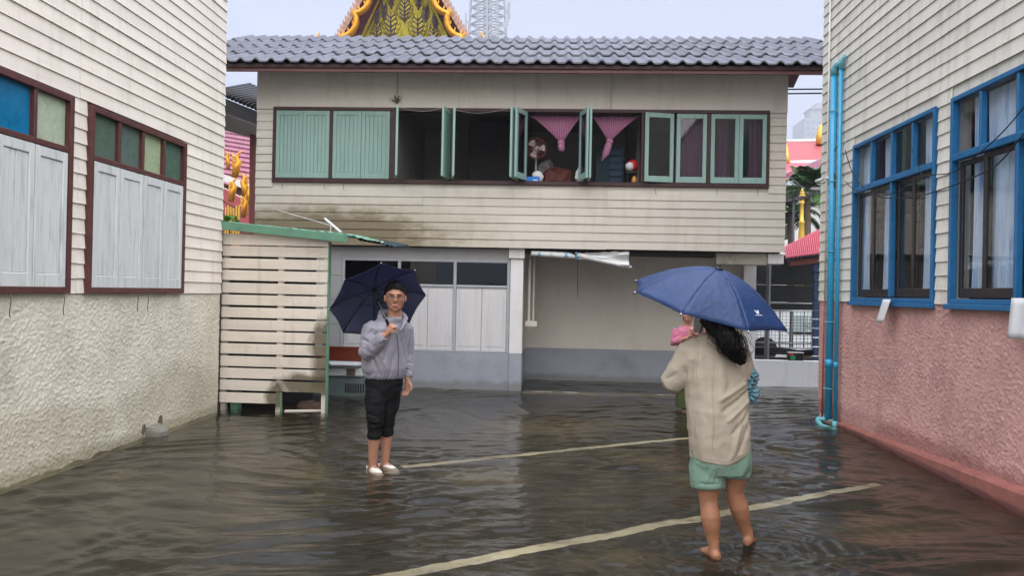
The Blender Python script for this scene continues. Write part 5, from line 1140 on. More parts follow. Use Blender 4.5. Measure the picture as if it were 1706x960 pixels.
def hand(mb, wrist, d, n, side, curl, s=1.0, spread=.05, thumb=.6):
    """d fingers' way, n palm normal (the way fingers curl), side = +1/-1 which edge carries the thumb"""
    wrist = V(wrist); d = V(d).normalized(); n = V(n); n = (n-d*n.dot(d)).normalized(); x = d.cross(n)*side
    L = .092*s
    mb.tube([wrist-d*.02, wrist+d*.02*s, wrist+d*L*.6, wrist+d*L], [(.026*s, .02*s), (.034*s, .017*s), (.041*s, .016*s), (.038*s, .012*s)], 12, flat=x)
    for k, (off, ln) in enumerate(((.030, .070), (.0105, .079), (-.0095, .074), (-.029, .058))):
        p = wrist+d*L*.95+x*(off*s); dd = (d+x*(spread*(1.5-k))).normalized(); pts = [p-d*.02]; rad = [.0095*s]; a = 0
        pts.append(p); rad.append(.0095*s)
        for j, fr_ in enumerate((.45, .32, .23)):
            a += curl*(1.0, 1.15, .8)[j]; v = dd*math.cos(a)+n*math.sin(a); pts.append(pts[-1]+v*(ln*fr_*s)); rad.append((.0088, .008, .006)[j]*s)
        mb.tube(pts, rad, 8)
    p = wrist+d*L*.28+x*.03*s; v1 = (d*.6+x*.75*(1-thumb*.6)+n*.55*thumb).normalized(); v2 = (d*.75+x*(.3-.7*thumb)+n*.5*thumb).normalized()
    mb.tube([p-x*.012*s, p+v1*.03*s, p+v1*.035*s+v2*.03*s, p+v1*.035*s+v2*.055*s], [.014*s, .0125*s, .0105*s, .007*s], 8)
def bare_foot(mb, ankle, d, lift=0, s=1.0):
    a = V(ankle); d = V((*d, 0)).normalized(); x = V((-d.y, d.x, 0)); g_ = a.z-.075*s
    H = lambda t, h: a+d*t*s+V((0, 0, -a.z+g_+h*s+lift*max(0, (.12-t)/.18)))
    mb.tube([H(-.06, .035), H(-.03, .04), H(.03, .045), H(.09, .032), H(.14, .02), H(.165, .016)], [(.022*s, .022*s), (.033*s, .036*s), (.034*s, .04*s), (.041*s, .028*s), (.044*s, .019*s), (.036*s, .014*s)], 12, flat=x)
    mb.tube([a+V((0, 0, .05)), a, H(.005, .04)], [.034*s, .035*s, .036*s], 12)
    for k in range(5): mb.ell(H(.175-.011*abs(k-1)*1.1, .012)+x*((k-2)*.0175*s), .0085*s, .0085*s, .009*s, nu=8, nv=6)
def slipper(parent, ankle, d, s=1.0):
    a = V(ankle); d = V((*d, 0)).normalized(); x = V((-d.y, d.x, 0)); g_ = V((a.x, a.y, MAN.z)); m = MB()
    prof = [(-.085, .026), (-.07, .037), (-.02, .04), (.04, .043), (.10, .05), (.145, .046), (.175, .032), (.188, .012)]
    for lo, hi in ((0, .026),):
        m.rings([[g_+d*t*s+x*(w_*s)+V((0, 0, lo)), g_+d*t*s+x*(w_*1.05*s)+V((0, 0, hi)), g_+d*t*s-x*(w_*1.05*s)+V((0, 0, hi)), g_+d*t*s-x*(w_*s)+V((0, 0, lo))] for t, w_ in prof])
    m.build('sole', MAT['slipper'], parent)
    m = MB(); rows = []
    for t, w_, h in ((.01, .042, .078), (.04, .045, .080), (.09, .051, .068), (.13, .049, .055), (.16, .041, .044), (.18, .028, .034), (.191, .01, .028)):
        rows.append([g_+d*t*s+x*(w_*s*math.cos(math.pi*k/14))+V((0, 0, .012+(h-.012)*math.sin(math.pi*k/14)**.75)) for k in range(15)])
    m.grid(rows); m.build('vamp', MAT['slipper'], parent, smooth=True, thick=.005)
    m = MB(); rows = []
    for k in range(11):
        an = math.pi*(k/10-.5); p = g_-d*.035*s-d*(.052*s*math.cos(an))+x*(.041*s*math.sin(an)); rows.append([p+V((0, 0, .02)), p+V((0, 0, .062+.012*abs(math.sin(an))))])
    m.grid(rows); m.build('heel_strap', MAT['slipper'], parent, smooth=True, thick=.005)
def fold_fn(sx, sy, sz, amp, seed, fine=.4):
    def f(p):
        a = mnoise.noise(V((p.x*sx+seed, p.y*sy, p.z*sz))); b = mnoise.noise(V((p.x*sx*2.3, p.y*sy*2.3+seed, p.z*sz*1.9)))
        return amp*((1-2*abs(a))*.6-.3+fine*b)
    return f
def ridges(segs):
    pre = [(a, b-a, (b-a).length_squared, w, k) for a, b, w, k in segs]
    def f(p):
        s = 0.0
        for a, d, l2, w, k in pre:
            t = (p-a).dot(d)/l2; tc = min(1.0, max(0.0, t)); q = p-a-d*tc
            r2 = q.x*q.x+q.z*q.z+.25*q.y*q.y
            if r2 < 9*w*w: s += k*math.exp(-r2/(w*w))*(.35+.65*math.sin(math.pi*min(1, max(0, .15+.7*tc))))
        return s
    return f
def cloth_mat(m, tr=.3, tcol=(.05, .07, .35)):
    nt = m.node_tree; N = nt.nodes.new; L = nt.links.new; p = nt.nodes['Principled BSDF']; out = nt.nodes['Material Output']
    t = N('ShaderNodeBsdfTranslucent'); t.inputs[0].default_value = (*tcol, 1); mx = N('ShaderNodeMixShader'); mx.inputs[0].default_value = tr
    L(p.outputs[0], mx.inputs[1]); L(t.outputs[0], mx.inputs[2]); L(mx.outputs[0], out.inputs[0])
cloth_mat(MAT['umb_n'], .28, (.13, .15, .32)); cloth_mat(MAT['umb_b'], .12, (.10, .16, .5))

def umbrella(label, C, A, B, h, mats, drop, grip_mat='black'):
    C = V(C); A = V(A); B = V(B); ax = A.cross(B).normalized()
    if ax.z < 0: ax = -ax
    t = thing('umbrella', label, 'umbrella', tuple(C-ax*drop))
    rib = lambda s, th: C+ax*(h*(1-s**1.75))+(A*math.cos(th)+B*math.sin(th))*s
    def pan(k, s, u):
        a, b = rib(s, k*math.pi/4), rib(s, (k+1)*math.pi/4); p = a.lerp(b, u); bow = math.sin(math.pi*u)
        rad = p-C; rad = rad-ax*rad.dot(ax)
        return p+ax*(h*.05*bow*s*(1-s)*4*.5)-rad*(.035*bow*s*s)
    for k in range(8):
        m = MB(); m.grid([[pan(k, .02+.98*i/16, j/12)+ax*(.003*nz3((i*.7, j*.7, k*3.1))) for j in range(13)] for i in range(17)]); pm = m.build('panel', MAT[mats[k % len(mats)]], t, smooth=True, thick=.0012)
        m = MB(); m.tube([rib(s, k*math.pi/4)-ax*.007 for s in (.02, .2, .4, .6, .8, .95, 1.015)], .0032, 6); m.build('rib', MAT['black'], t, smooth=True)
        m = MB(); m.tube([C+ax*(h-.20), rib(.42, k*math.pi/4)-ax*.01], .0028, 5); m.build('stretcher', MAT['black'], t)
        m = MB(); e = rib(1.0, k*math.pi/4); m.ell(e, .006, .006, .006, nu=8, nv=6); m.build('rib_tip', MAT['pale'], t)
    m = MB(); m.tube([C+ax*(h+.0), C-ax*(drop-.1)], .007, 8); m.build('shaft', MAT['steel'], t, smooth=True)
    m = MB(); m.tube([C+ax*(h-.20), C+ax*(h-.15)], .02, 10); m.tube([C+ax*(h-.035), C+ax*(h-.005)], .018, 10); m.build('runner', MAT['black'], t, smooth=True)
    m = MB(); m.tube([C+ax*(h-.004), C+ax*(h+.012), C+ax*(h+.02)], [.03, .024, .008], 12); m.tube([C+ax*(h+.02), C+ax*(h+.035)], [.008, .006], 8); m.build('cap', MAT['black'], t, smooth=True)
    m = MB(); m.tube([C-ax*(drop-.11), C-ax*drop, C-ax*(drop+.015)], [.014, .017, .012], 12); m.build('grip', MAT[grip_mat], t, smooth=True)
    return t, pan, ax, C

# --- the man
def build_man():
    J = lambda px, py, v=0: at(px, py, 'y', MAN.y+v)
    t = thing('person', 'man with glasses in a grey hooded jacket and rolled black trousers holding an umbrella', 'person', tuple(MAN))
    a = math.radians(36); wx, wy = V((math.cos(a), math.sin(a), 0)), V((math.sin(a), -math.cos(a), 0))
    hc = J(658.5, 495.5, -.07); hf = V((.22, -.97, -.03))
    b = MB(); head(b, hc, hf, 1.03, 1.15)
    b.rings([ring(J(641, 640, 0), .12, .09, a), ring(J(642, 600, 0), .15, .10, a), ring(J(648, 560, 0), .18, .12, a), ring(J(651, 540, -.02), .12, .07, a), ring(J(655, 531, -.03), .06, .06, a)])
    rs, re, rwr = J(618, 548, -.11), J(610, 592, -.17), J(642, 558, -.25); ls, le, lwr = J(676, 549, .11), J(680, 592, .12), J(679, 633, .04)
    b.tube([rs, rs.lerp(re, .5), re], [.052, .048, .042], 12); b.tube([re, re.lerp(rwr, .5), rwr], [.04, .036, .028], 12)
    b.tube([ls, ls.lerp(le, .5), le], [.052, .048, .042], 12); b.tube([le, le.lerp(lwr, .5), lwr], [.04, .036, .028], 12)
    hand(b, J(644, 556, -.255), V((.42, -.1, .62)), V((.55, .75, -.35)), -1, 1.2, .95, .0, .9)
    hand(b, lwr, V((.0, -.12, -1)), V((-.6, -.8, 0)), -1, .38, 1.0, .06, .2)
    rh, lh = J(627, 650, -.06), J(650, 650, .06); rk, lk = J(625, 694, -.10), J(646, 692, .04); ra, la = J(620.5, 779, -.04), J(641.5, 771, .08)
    for h_, k_, an in ((rh, rk, ra), (lh, lk, la)):
        b.tube([h_, h_.lerp(k_, .5), k_], [.085, .075, .055], 14); b.tube([k_, k_.lerp(an, .3), k_.lerp(an, .6), an, V((an.x, an.y, MAN.z+.03))], [.052, .056, .047, .034, .036], 14)
    for an, d in ((ra, V((.62, -.78))), (la, V((.8, -.6)))):
        dv = V((d.x, d.y, 0)); b.tube([V((an.x, an.y, MAN.z+.055))-dv*.05, V((an.x, an.y, MAN.z+.06)), V((an.x, an.y, MAN.z+.048))+dv*.07, V((an.x, an.y, MAN.z+.035))+dv*.11], [.028, .036, .028, .018], 10)
    body = place(remeshed(b, 'body', .0052, 3), 'body', MAT['skin_m'], t)
    face_parts(t, hc, hf, 1.03, True)
    # hair
    r, f, u = frame(hf); m = MB(); rows = []
    for i in range(15):
        th = math.pi*.60*i/14; row = []
        for k in range(33):
            ph = 2*math.pi*k/32; front = max(0, math.cos(ph)); lim = 1-.38*front**1.2-.05*(abs(math.sin(ph))**4)+.05*nz3((math.cos(ph)*3.3, math.sin(ph)*3.3, 2))
            tt = th*lim; n_ = (1+.05*nz3((math.cos(ph)*4, math.sin(ph)*4, i*.5)))*(1-.075*(i/14)**3)
            R = 1.0; row.append(hc+(r*(math.sin(tt)*math.sin(ph)*.093*n_)+f*(math.sin(tt)*math.cos(ph)*.103*n_-.012)+u*(math.cos(tt)*.106*n_+.038))*R)
        rows.append(row)
    m.grid(rows); m.build('hair', MAT['hair'], t, smooth=True, thick=.006)
    m = MB()
    for k in range(900):
        ph = rng.uniform(-math.pi, math.pi); th = rng.uniform(0, 1)**.7*math.pi*.58*(1-.36*max(0, math.cos(ph))**1.2); n_ = V(r)*(math.sin(th)*math.sin(ph))+f*(math.sin(th)*math.cos(ph))+u*math.cos(th)
        p = hc+r*(math.sin(th)*math.sin(ph)*.094)+f*(math.sin(th)*math.cos(ph)*.104-.012)+u*(math.cos(th)*.105+.039)
        m.tube([p-n_*.004, p+n_*.005+f*.003-u*.002*th, p+n_*.008*(1.3-.5*th)+f*.008-u*.007*th+V(rng.normal(0, .002, 3))], [.002, .0018, .0006], 3)
    m.build('hair_tufts', MAT['hair'], t)
    # T-shirt
    m = MB(); m.rings([ring(J(650, 556, 0), .10, .08, a), ring(J(652, 541, -.03), .09, .085, a), ring(J(656, 531, -.045), .072, .080, a), ring(J(657, 528, -.052), .064, .072, a)], cap=True); tee_o = place(remeshed(m, 'tee', .01, 4), 't_shirt', MAT['tee'], t)
    # jacket
    m = MB()
    m.rings([ring(J(642, 630, -.01), .175, .13, a), ring(J(641.5, 625, -.01), .190, .148, a), ring(J(641, 613, -.01), .205, .165, a), ring(J(641, 590, -.01), .200, .160, a), ring(J(643, 565, -.01), .205, .152, a), ring(J(646, 547, -.015), .205, .138, a), ring(J(649, 537, -.01), .165, .112, a), ring(J(651, 532, .0), .12, .08, a)])
    m.tube([rs+V((.03, .02, .02)), rs, rs.lerp(re, .5)+V((-.005, 0, 0)), re+V((0, 0, .0)), re+V((.015, -.01, -.005))], [.066, .076, .073, .069, .046], 16)
    m.tube([re+V((-.01, 0, -.005)), re.lerp(rwr, .35), re.lerp(rwr, .75), re.lerp(rwr, .92), re.lerp(rwr, .97)], [.064, .07, .06, .046, .038], 16)
    m.tube([ls+V((-.03, -.02, .02)), ls, ls.lerp(le, .5), le, le.lerp(lwr, .5), le.lerp(lwr, .85), le.lerp(lwr, .93)], [.066, .074, .066, .058, .053, .046, .038], 16)
    # hood bunched round the neck
    m.tube([J(667, 552, -.155), J(673, 540, -.09), J(676, 531, .0), J(670, 525, .07), J(652, 521, .10), J(636, 523, .06), J(633, 529, -.04), J(641, 541, -.13), J(650, 556, -.165)], [.008, .018, .026, .034, .042, .038, .026, .016, .008], 12)
    me = remeshed(m, 'jacket', .0075, 3)
    ff = fold_fn(8, 8, 5, .006, 3, .6)
    RD = ridges([(J(605, 566, -.19), J(628, 577, -.24), .012, -.014), (J(603, 576, -.2), J(620, 584, -.25), .010, .010), (J(606, 588, -.2), J(634, 572, -.27), .011, -.012), (J(612, 596, -.2), J(638, 566, -.28), .010, .009), (J(625, 556, -.2), J(634, 580, -.2), .012, -.012), (J(600, 580, -.16), J(612, 600, -.2), .010, -.010), (J(632, 590, -.2), J(648, 622, -.2), .016, .009), (J(620, 596, -.2), J(632, 626, -.2), .014, -.010), (J(650, 562, -.17), J(640, 600, -.18), .014, -.008), (J(668, 566, -.1), J(676, 600, -.05), .012, -.014), (J(656, 590, -.15), J(650, 625, -.16), .012, -.008), (J(672, 600, 0), J(674, 625, 0), .010, -.012), (J(676, 575, .02), J(686, 583, .05), .009, -.009), (J(674, 590, .02), J(687, 596, .05), .009, .008), (J(674, 602, .02), J(687, 606, .05), .008, -.009), (J(674, 614, .0), J(686, 618, .03), .008, -.008), (J(616, 541, -.1), J(640, 535, -.1), .014, .007), (J(628, 545, -.16), J(612, 560, -.18), .013, -.009)])
    def jf(p):
        d1 = (p-re).length; d2 = (p-J(643, 618, -.1)).length; el = math.exp(-(d1/.13)**2)
        gather = .005*math.sin(p.x*150+p.y*150+6*mnoise.noise(p*9))*math.exp(-((p.z-J(643, 624).z)/.03)**2)
        cuff = sum(.004*math.sin((p.z+p.x)*170)*math.exp(-((p-q_).length/.07)**2) for q_ in (lwr+V((0, 0, .05)), rwr))
        return ff(p)*1.2+RD(p)*1.5+el*.005*math.sin((p-re).length*95+p.z*30)+gather+cuff
    jk = place(me, 'jacket', MAT['jacket'], t, jf)
    from mathutils.bvhtree import BVHTree
    jw = [v.co+MAN for v in jk.data.vertices]; nj = len(jw); jp = [tuple(p.vertices) for p in jk.data.polygons]; jw += [v.co+MAN for v in tee_o.data.vertices]; jp += [tuple(i+nj for i in p.vertices) for p in tee_o.data.polygons]; bv = BVHTree.FromPolygons(jw, jp)
    def on_jacket(px, py, off):
        d = (at(px, py, 'y', MAN.y)-EYE).normalized(); h_ = bv.ray_cast(EYE, d)[0]
        return (h_ if h_ is not None else at(px, py, 'y', MAN.y-.1))-d*off
    m = MB(); rows = []
    for j in range(12):
        s_ = j/11; py = 530+26*s_; xl = 650+9*s_**1.1; xr = 666-5*s_
        rows.append([on_jacket(xl+(xr-xl)*i/9, py, .004) for i in range(10)])
    m.grid(rows); m.build('t_shirt_front', MAT['tee'], t, smooth=True)
    fz = [on_jacket(661+3*math.sin(k/9*2.6), 555+71*k/9, .003) for k in range(10)]
    m = MB(); m.tube(fz, .0045, 6); m.build('zip', MAT['jacket_dk'], t, smooth=True)
    # trousers, rolled to the calf
    m = MB(); m.rings([ring(J(638, 664, 0), .12, .11, a), ring(J(639, 652, 0), .155, .13, a), ring(J(640, 638, 0), .170, .135, a), ring(J(641, 622, 0), .165, .125, a)])
    for h_, k_, an, hy in ((rh, rk, ra, 729), (lh, lk, la, 726)):
        tt = (729-692)/(778-692); e = k_.lerp(an, tt*1.0); m.tube([h_, h_.lerp(k_, .4), h_.lerp(k_, .75), k_, k_.lerp(e, .45), k_.lerp(e, .52), e], [.096, .100, .088, .078, .066, .060, .062], 18)
    ff2 = fold_fn(7, 7, 15, .009, 8, .5); RT = ridges([(J(612, 700, -.15), J(640, 706, -.18), .010, .012), (J(612, 708, -.15), J(640, 712, -.18), .008, -.012), (J(640, 696, -.1), J(656, 702, -.05), .009, .010), (J(612, 690, -.15), J(632, 697, -.2), .010, -.010), (J(630, 660, -.2), J(622, 690, -.2), .012, -.008), (J(648, 650, -.12), J(646, 690, -.1), .012, -.014)]); place(remeshed(m, 'trousers', .0075, 3), 'trousers', MAT['trousers'], t, lambda p: ff2(p)+RT(p))
    slipper(t, ra, (.62, -.78), .9); slipper(t, la, (.8, -.6), .9)
    # umbrella behind the head
    UY = MAN.y+.06; C = at(631, 503.5, 'y', UY); k = UY/1290
    A = V((74*k, .197*1.0, 13*k)); B = V((14*k, -.28*1.0, 64*k)); B = B-A*(B.dot(A)/A.dot(A)); B = B*(A.length/B.length)
    umbrella('navy umbrella held tilted behind the head of the man in grey, its underside showing', C, A, B, .175, ['umb_n'], .36)
build_man()

# --- the woman
def build_woman():
    J = lambda px, py, v=0: at(px, py, 'y', WOMAN.y+v)
    t = thing('person', 'barefoot woman from behind in beige shirt and green shorts under a blue umbrella', 'person', tuple(WOMAN))
    hf = V((-.25, .96, .02)); hc = J(1188, 512, .08); a = math.radians(8)
    b = MB(); head(b, hc, hf, .98)
    b.rings([ring(J(1200, 770, .02), .165, .125, a), ring(J(1198, 720, .02), .16, .12, a), ring(J(1193, 660, .02), .15, .115, a), ring(J(1190, 600, .03), .165, .11, a), ring(J(1189, 572, .05), .13, .085, a), ring(J(1188, 556, .06), .06, .06, a)])
    ls, le, lw_ = J(1150, 592, .05), J(1122, 640, .09), J(1150, 590, .36); rs, re, rw_ = J(1230, 600, .05), J(1240, 655, .13), J(1196, 622, .34)
    for s_, e_, w_ in ((ls, le, lw_), (rs, re, rw_)):
        b.tube([s_, s_.lerp(e_, .5), e_], [.05, .046, .04], 12); b.tube([e_, e_.lerp(w_, .4), w_], [.039, .036, .026], 12)
    hand(b, lw_, V((.15, .1, 1)), V((.3, .9, -.2)), 1, .5, .92, .04, .6)
    hand(b, rw_, V((-.6, .5, .25)), V((-.5, -.6, 0)), 1, 1.1, .92, 0, .9)
    lh, rh = J(1178, 780, 0), J(1224, 778, .03); lk, rk = J(1180, 835, -.02), J(1222, 818, .05); la, ra = J(1189.5, 915, -.05), J(1246, 896, .10)
    for h_, k_, an in ((lh, lk, la), (rh, rk, ra)):
        b.tube([h_, h_.lerp(k_, .5), k_], [.085, .074, .057], 16); b.tube([k_, k_.lerp(an, .14)+V((0, -.006, 0)), k_.lerp(an, .32)+V((0, -.014, 0)), k_.lerp(an, .5)+V((0, -.009, 0)), k_.lerp(an, .7), k_.lerp(an, .87), an], [.056, .057, .061, .055, .044, .034, .032], 16)
    bare_foot(b, la, (-.28, .96), 0, .95); bare_foot(b, ra+V((0, 0, .0)), (.35, .94), .02, .95)
    place(remeshed(b, 'body', .0058, 7), 'body', MAT['skin_w'], t)
    face_parts(t, hc, hf, .98)
    # shirt
    m = MB()
    m.rings([ring(J(1199, 769, .0), .176, .142, a), ring(J(1199, 764, .0), .181, .148, a), ring(J(1198, 735, .0), .186, .152, a), ring(J(1196, 700, .0), .189, .152, a), ring(J(1194, 660, .01), .191, .146, a), ring(J(1192, 625, .02), .195, .140, a), ring(J(1190, 598, .03), .198, .130, a), ring(J(1189, 580, .04), .165, .11, a), ring(J(1188, 567, .05), .115, .09, a), ring(J(1187, 557, .055), .085, .078, a)])
    m.tube([ls+V((.06, 0, .05)), ls+V((.0, 0, .015)), ls.lerp(le, .55), le+V((-.004, 0, .012)), le+V((.01, .05, .01))], [.08, .088, .090, .080, .07], 18)
    m.tube([le+V((0, 0, .01)), le.lerp(lw_, .28), le.lerp(lw_, .42)], [.085, .085, .074], 16)
    m.tube([rs+V((-.06, 0, .03)), rs+V((-.005, 0, .01)), rs.lerp(re, .5), re+V((-.02, 0, .01)), re.lerp(rw_, .3)], [.085, .095, .092, .08, .075], 18)
    me = remeshed(m, 'shirt', .0075, 4); ff = fold_fn(6.5, 6.5, 1.5, .010, 5, .4); fd = fold_fn(9, 9, 9, .004, 2, .6); arm = J(1140, 640, 0)
    RW = ridges([(J(1152, 606, -.1), J(1142, 652, -.06), .014, -.030), (J(1136, 612, -.08), J(1150, 634, -.1), .011, -.014), (J(1158, 592, -.09), J(1150, 612, -.1), .013, -.012), (J(1166, 585, -.1), J(1160, 660, -.15), .022, .012), (J(1176, 600, -.1), J(1186, 680, -.16), .026, -.010), (J(1205, 600, -.1), J(1200, 690, -.16), .03, .010), (J(1250, 632, -.05), J(1200, 668, -.15), .014, .013), (J(1252, 648, -.05), J(1206, 686, -.15), .013, -.015), (J(1252, 662, -.05), J(1214, 702, -.15), .012, .012), (J(1252, 680, -.05), J(1222, 724, -.15), .014, -.013), (J(1250, 700, -.06), J(1232, 760, -.13), .014, -.012), (J(1238, 690, -.1), J(1220, 765, -.15), .016, .010), (J(1150, 690, -.1), J(1158, 765, -.13), .014, -.012), (J(1146, 670, -.05), J(1152, 740, -.1), .012, .010), (J(1170, 690, -.15), J(1172, 770, -.16), .02, .007), (J(1228, 610, -.08), J(1246, 640, -.05), .012, -.014), (J(1112, 632, .03), J(1136, 618, -.05), .010, -.008), (J(1190, 720, -.16), J(1196, 775, -.16), .016, -.006)])
    def sf(p):
        k = 1 if p.z < 1.2 else max(.25, 1-(p.z-1.2)*4)
        diag = .010*math.sin(46*(p.x*.75+p.z*.66)+3*mnoise.noise(p*3))*math.exp(-((p-J(1246, 672, -.05)).length/.2)**2)
        d2 = .009*math.sin(60*(p.z*.8-p.x*.6))*math.exp(-((p-J(1146, 628, -.02)).length/.12)**2)
        return ff(p)*k+fd(p)*1.3+RW(p)*1.25+d2*.4
    sh_ = place(me, 'shirt', MAT['shirt'], t, sf); zb0 = J(1199, 773).z-WOMAN.z; xc0 = J(1199, 770).x-WOMAN.x
    for v in sh_.data.vertices:
        kz = max(0, 1-(v.co.z-zb0)/.25); v.co.z += kz*(.085*max(0, min(1, (v.co.x-xc0)/.2))**1.3+.02*max(0, (xc0-v.co.x)/.2))
    from mathutils.bvhtree import BVHTree
    bv = BVHTree.FromPolygons([v.co+WOMAN for v in sh_.data.vertices], [tuple(p.vertices) for p in sh_.data.polygons])
    def on_shirt(px, py, off=.0008):
        d = (at(px, py, 'y', WOMAN.y)-EYE).normalized(); h_ = bv.ray_cast(EYE, d)[0]; return h_-d*off if h_ is not None else None
    def low_edge(px):
        y_ = 800
        while y_ > 700 and on_shirt(px, y_) is None: y_ -= .5
        return y_
    for off_, r_ in ((7, .0011), (2.2, .0016)):
        seam = [on_shirt(px, low_edge(px)-off_) for px in range(1150, 1250, 3)]; m = MB(); m.tube([p for p in seam if p is not None], r_, 5); m.build('hem_stitch', MAT['stitch'], t)
    for pts_ in ([(1162+2*math.sin(k*.7), 580+6*k) for k in range(0, 12)], [(1188+1.5*math.sin(k*.4), 590+6*k) for k in range(0, 28)]):
        seam = [p for p in (on_shirt(*q_) for q_ in pts_) if p is not None]; m = MB(); m.tube(seam, .0010, 5); m.build('seam', MAT['stitch'], t)
    # shorts
    m = MB(); m.rings([ring(J(1201, 788, .01), .17, .13, a), ring(J(1201, 770, .01), .188, .145, a), ring(J(1200, 735, .01), .185, .14, a)])
    for h_, k_, pyb, w_ in ((lh, lk, 813, .103), (rh, rk, 797, .099)):
        e = h_.lerp(k_, (pyb-779)/(k_.z and (835-780))); m.tube([h_+V((0, 0, .06)), h_, h_.lerp(e, .6), e.lerp(h_, .08), e], [w_, w_+.008, w_+.008, w_+.004, w_-.006], 20)
    ff3 = fold_fn(9, 9, 6, .008, 9, .6); RS = ridges([(J(1150, 806, -.1), J(1204, 808, -.12), .006, -.010), (J(1208, 790, -.08), J(1252, 792, -.06), .006, -.010), (J(1165, 780, -.12), J(1150, 800, -.1), .010, -.010), (J(1186, 782, -.12), J(1176, 806, -.12), .010, .009), (J(1196, 782, -.12), J(1192, 806, -.12), .008, -.009), (J(1232, 764, -.08), J(1222, 790, -.08), .010, -.010)]); place(remeshed(m, 'shorts', .0065, 2), 'shorts', MAT['shorts'], t, lambda p: ff3(p)+RS(p))
    # hair: head cap, nape, heavy wavy ponytail over the right shoulder
    m = MB(); r, f, u = frame(hf)
    m.ell(hc+u*.035-f*.02, .088, .11, .1, (r, f, u), 20, 14); m.ell(hc-f*.055-u*.045, .075, .06, .08, (r, f, u), 16, 10)
    pth = [J(1192, 525, -.03), J(1204, 545, -.08), J(1212, 562, -.125), J(1219, 580, -.15), J(1227, 596, -.155), J(1236, 607, -.14)]
    m.tube([J(1178, 528, -.0), J(1188, 540, -.05), J(1198, 553, -.09)], [.055, .058, .05], 14)
    m.tube(pth, [.05, .068, .068, .058, .04, .012], 16); me = remeshed(m, 'hair', .009, 3); place(me, 'hair', MAT['hair'], t, fold_fn(30, 30, 9, .012, 4, .8))
    m = MB()
    for k in range(420):
        o = V((rng.normal(0, .024), rng.normal(0, .02)-.012, rng.normal(0, .008))); pts = []; ph = rng.uniform(0, 6.3); w_ = rng.uniform(.006, .016); st = rng.integers(0, 2)
        for i in range(st*8, 26):
            s = i/25*(len(pth)-1); q_ = int(min(len(pth)-2, s)); p = pth[q_].lerp(pth[q_+1], s-q_); fl = 1+.9*math.sin(min(1, i/25)*math.pi)-.9*(i/25)**2
            pts.append(p+o*fl+V((w_*math.sin(i*.9+ph), w_*math.cos(i*.8+ph), 0)))
        m.tube(pts, .0013, 3)
    m.build('hair_strands', MAT['hair'], t)
    # umbrella
    UY = WOMAN.y+.27; C = at(1180, 508, 'y', UY); k = UY*.998/1290; A = V((-125*k, -.165, 18*k)); B = V((35*k, -.49, -37*k)); B = B-A*(B.dot(A)/A.dot(A)); B = B*(A.length/B.length)
    um, pan, ax, C = umbrella('blue umbrella with a small white logo held over the woman in beige', C, A, B, .245, ['umb_b'], .42)
    # white print near the rim of the panel right of the front rib
    o = pan(2, .80, .44); e1 = (pan(2, .80, .56)-o).normalized(); e2 = (pan(2, .70, .44)-o); e2 = (e2-e1*e2.dot(e1)).normalized(); n = e1.cross(e2)
    if n.dot(EYE-o) < 0: n = -n
    o = o+n*.004; m = MB(); g_ = lambda x, y: o+e1*x+e2*y
    for pts in (((-.02, .016), (-.008, -.010), (.002, .010)), ((-.012, .016), (.0, -.012), (.012, .016)), ((-.002, .010), (.008, -.010), (.02, .016))):
        for p0, p1 in zip(pts, pts[1:]): m.bar(g_(*p0), g_(*p1), .0035, .001, up=tuple(n), c=.0002)
    for k_ in range(11): m.bar(g_(-.033+k_*.0062, -.021), g_(-.033+k_*.0062+.0042, -.021), .0042, .001, up=tuple(n), c=.0002)
    m.build('logo_print', MAT['print_w'], um)
    # ruffled bag on the right hip and phone
    bg_ = thing('ruffled_bag', 'teal ruffled fabric bag hanging at the right side of the woman in beige', 'bag', tuple(J(1250, 672, .08))); m = MB()
    for i in range(9):
        c = J(1248+3*math.sin(i*1.3), 616+i*6.3, .05); n_ = 30; wv = .034+.012*math.sin(i*.35)
        m.rings([[c+V(((wv*sc_+.012*math.sin(k_*5*2*math.pi/n_+i)*sc_)*math.cos(k_*2*math.pi/n_), (wv*1.3*sc_+.012*math.sin(k_*4*2*math.pi/n_+i*2)*sc_)*math.sin(k_*2*math.pi/n_), dz+.006*math.sin(k_*6*2*math.pi/n_+i))) for k_ in range(n_)] for sc_, dz in ((.6, .012), (1.0, -.004), (1.12, -.018), (.8, -.014))])
    m.build('ruffles', MAT['bag'], bg_, smooth=True); m = MB(); m.tube([J(1248, 620, .05), J(1240, 600, .0), J(1228, 585, .03)], .01, 6); m.build('strap', MAT['bag'], bg_, smooth=True)
    ph_ = thing('phone', 'pale phone raised in front of the woman in beige', 'phone', tuple(J(1163, 545, .38))); m = MB(); c = J(1164, 536, .4); m.ocbox(c, V((1, .1, 0)).normalized(), V((-.1, 1, 0)).normalized(), V((0, 0, 1)), .036, .005, .075, .004); m.build('body', MAT['pale'], ph_)
    m = MB(); m.ocbox(c+V((0, -.0065, 0)), V((1, .1, 0)).normalized(), V((-.1, 1, 0)).normalized(), V((0, 0, 1)), .033, .001, .07, .0005); m.build('screen', MAT['pale'], ph_)
build_woman()

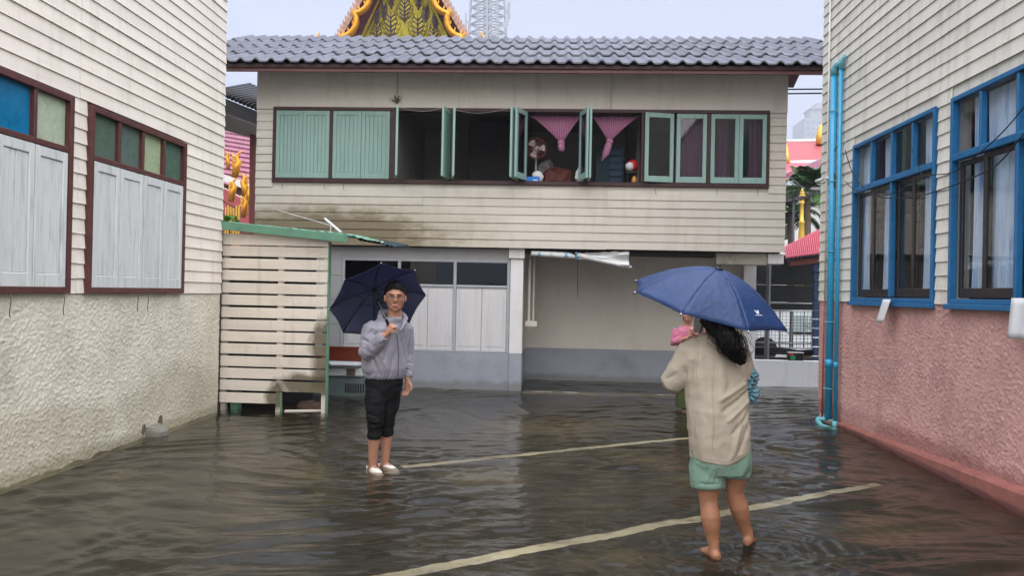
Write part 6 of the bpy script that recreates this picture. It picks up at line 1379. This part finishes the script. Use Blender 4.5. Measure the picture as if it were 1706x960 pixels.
# --- the woman in pink by the carport
def build_third():
    J = lambda px, py, v=0: at(px, py, 'y', THIRD.y+v)
    t = thing('person', 'person in a pink blouse and olive skirt standing behind the woman with the blue umbrella', 'person', tuple(THIRD))
    hf = V((-.15, -.98, 0)); hc = J(1146, 524, -.03); a = 0.05; b = MB(); head(b, hc, hf, .95)
    b.rings([ring(J(1148, 600), .14, .1, a), ring(J(1147, 570), .13, .09, a), ring(J(1147, 550), .15, .09, a), ring(J(1146, 543), .06, .055, a)])
    rs, re, rw_ = J(1129, 549, 0), J(1122, 571, -.03), J(1146, 563, -.2); ls, le, lw_ = J(1165, 549, 0), J(1172, 571, -.03), J(1158, 556, -.22)
    for s_, e_, w_ in ((rs, re, rw_), (ls, le, lw_)): b.tube([s_, s_.lerp(e_, .5), e_], [.045, .042, .036], 12); b.tube([e_, e_.lerp(w_, .5), w_], [.036, .032, .024], 12)
    hand(b, rw_, V((.5, -.1, .8)), V((.3, .9, 0)), -1, .8, .85); hand(b, lw_, V((-.4, -.1, .8)), V((-.3, .9, 0)), 1, .8, .85)
    for px in (1140, 1156):
        h_, k_, an = J(px, 605), J(px, 640, -.02), V((J(px, 660).x, THIRD.y, THIRD.z+.08)); b.tube([h_, k_, an], [.08, .055, .034], 12); bare_foot(b, an, (-.1, -1), 0, .9)
    place(remeshed(b, 'body', .007, 3), 'body', MAT['skin_m'], t); face_parts(t, hc, hf, .95)
    m = MB(); m.rings([ring(J(1148, 577), .165, .125, a), ring(J(1147, 565), .165, .125, a), ring(J(1147, 551), .165, .11, a), ring(J(1146, 544), .1, .08, a)])
    for s_, e_, w_ in ((rs, re, rw_), (ls, le, lw_)): m.tube([s_, s_.lerp(e_, .5), e_, e_.lerp(w_, .55)], [.062, .066, .06, .05], 14)
    place(remeshed(m, 'blouse', .01, 4), 'blouse', MAT['blouse'], t, fold_fn(12, 12, 9, .008, 3))
    m = MB(); m.rings([ring(J(1148, 679), .185, .16, a), ring(J(1148, 655), .18, .16, a), ring(J(1148, 620), .175, .15, a), ring(J(1148, 590), .165, .13, a), ring(J(1147, 570), .145, .11, a)]); place(remeshed(m, 'skirt', .011, 3), 'skirt', MAT['skirt'], t, fold_fn(11, 11, 1.5, .012, 6))
    m = MB(); r, f, u = frame(hf); m.ell(hc+u*.035-f*.022, .085, .1, .095, (r, f, u), 18, 12); m.ell(hc-f*.06-u*.05, .07, .05, .09, (r, f, u)); m.build('hair', MAT['hair'], t, smooth=True)
build_third()

# ------------------------------------------------------------------ rain haze
hz = MB(); hz.box(-260, 490, -50, 870, -2.0, 240); ho = hz.build('haze', None, loc=(0, 0, 0), kind='stuff')
hm = bpy.data.materials.new('rain haze'); hm.use_nodes = True; nt = hm.node_tree; nt.nodes.clear(); o_ = nt.nodes.new('ShaderNodeOutputMaterial'); pv = nt.nodes.new('ShaderNodeVolumePrincipled')
pv.inputs['Color'].default_value = (.93, .95, 1, 1); pv.inputs['Density'].default_value = .0007; pv.inputs['Anisotropy'].default_value = .2; nt.links.new(pv.outputs[0], o_.inputs['Volume'])
ho.data.materials.clear(); ho.data.materials.append(hm)
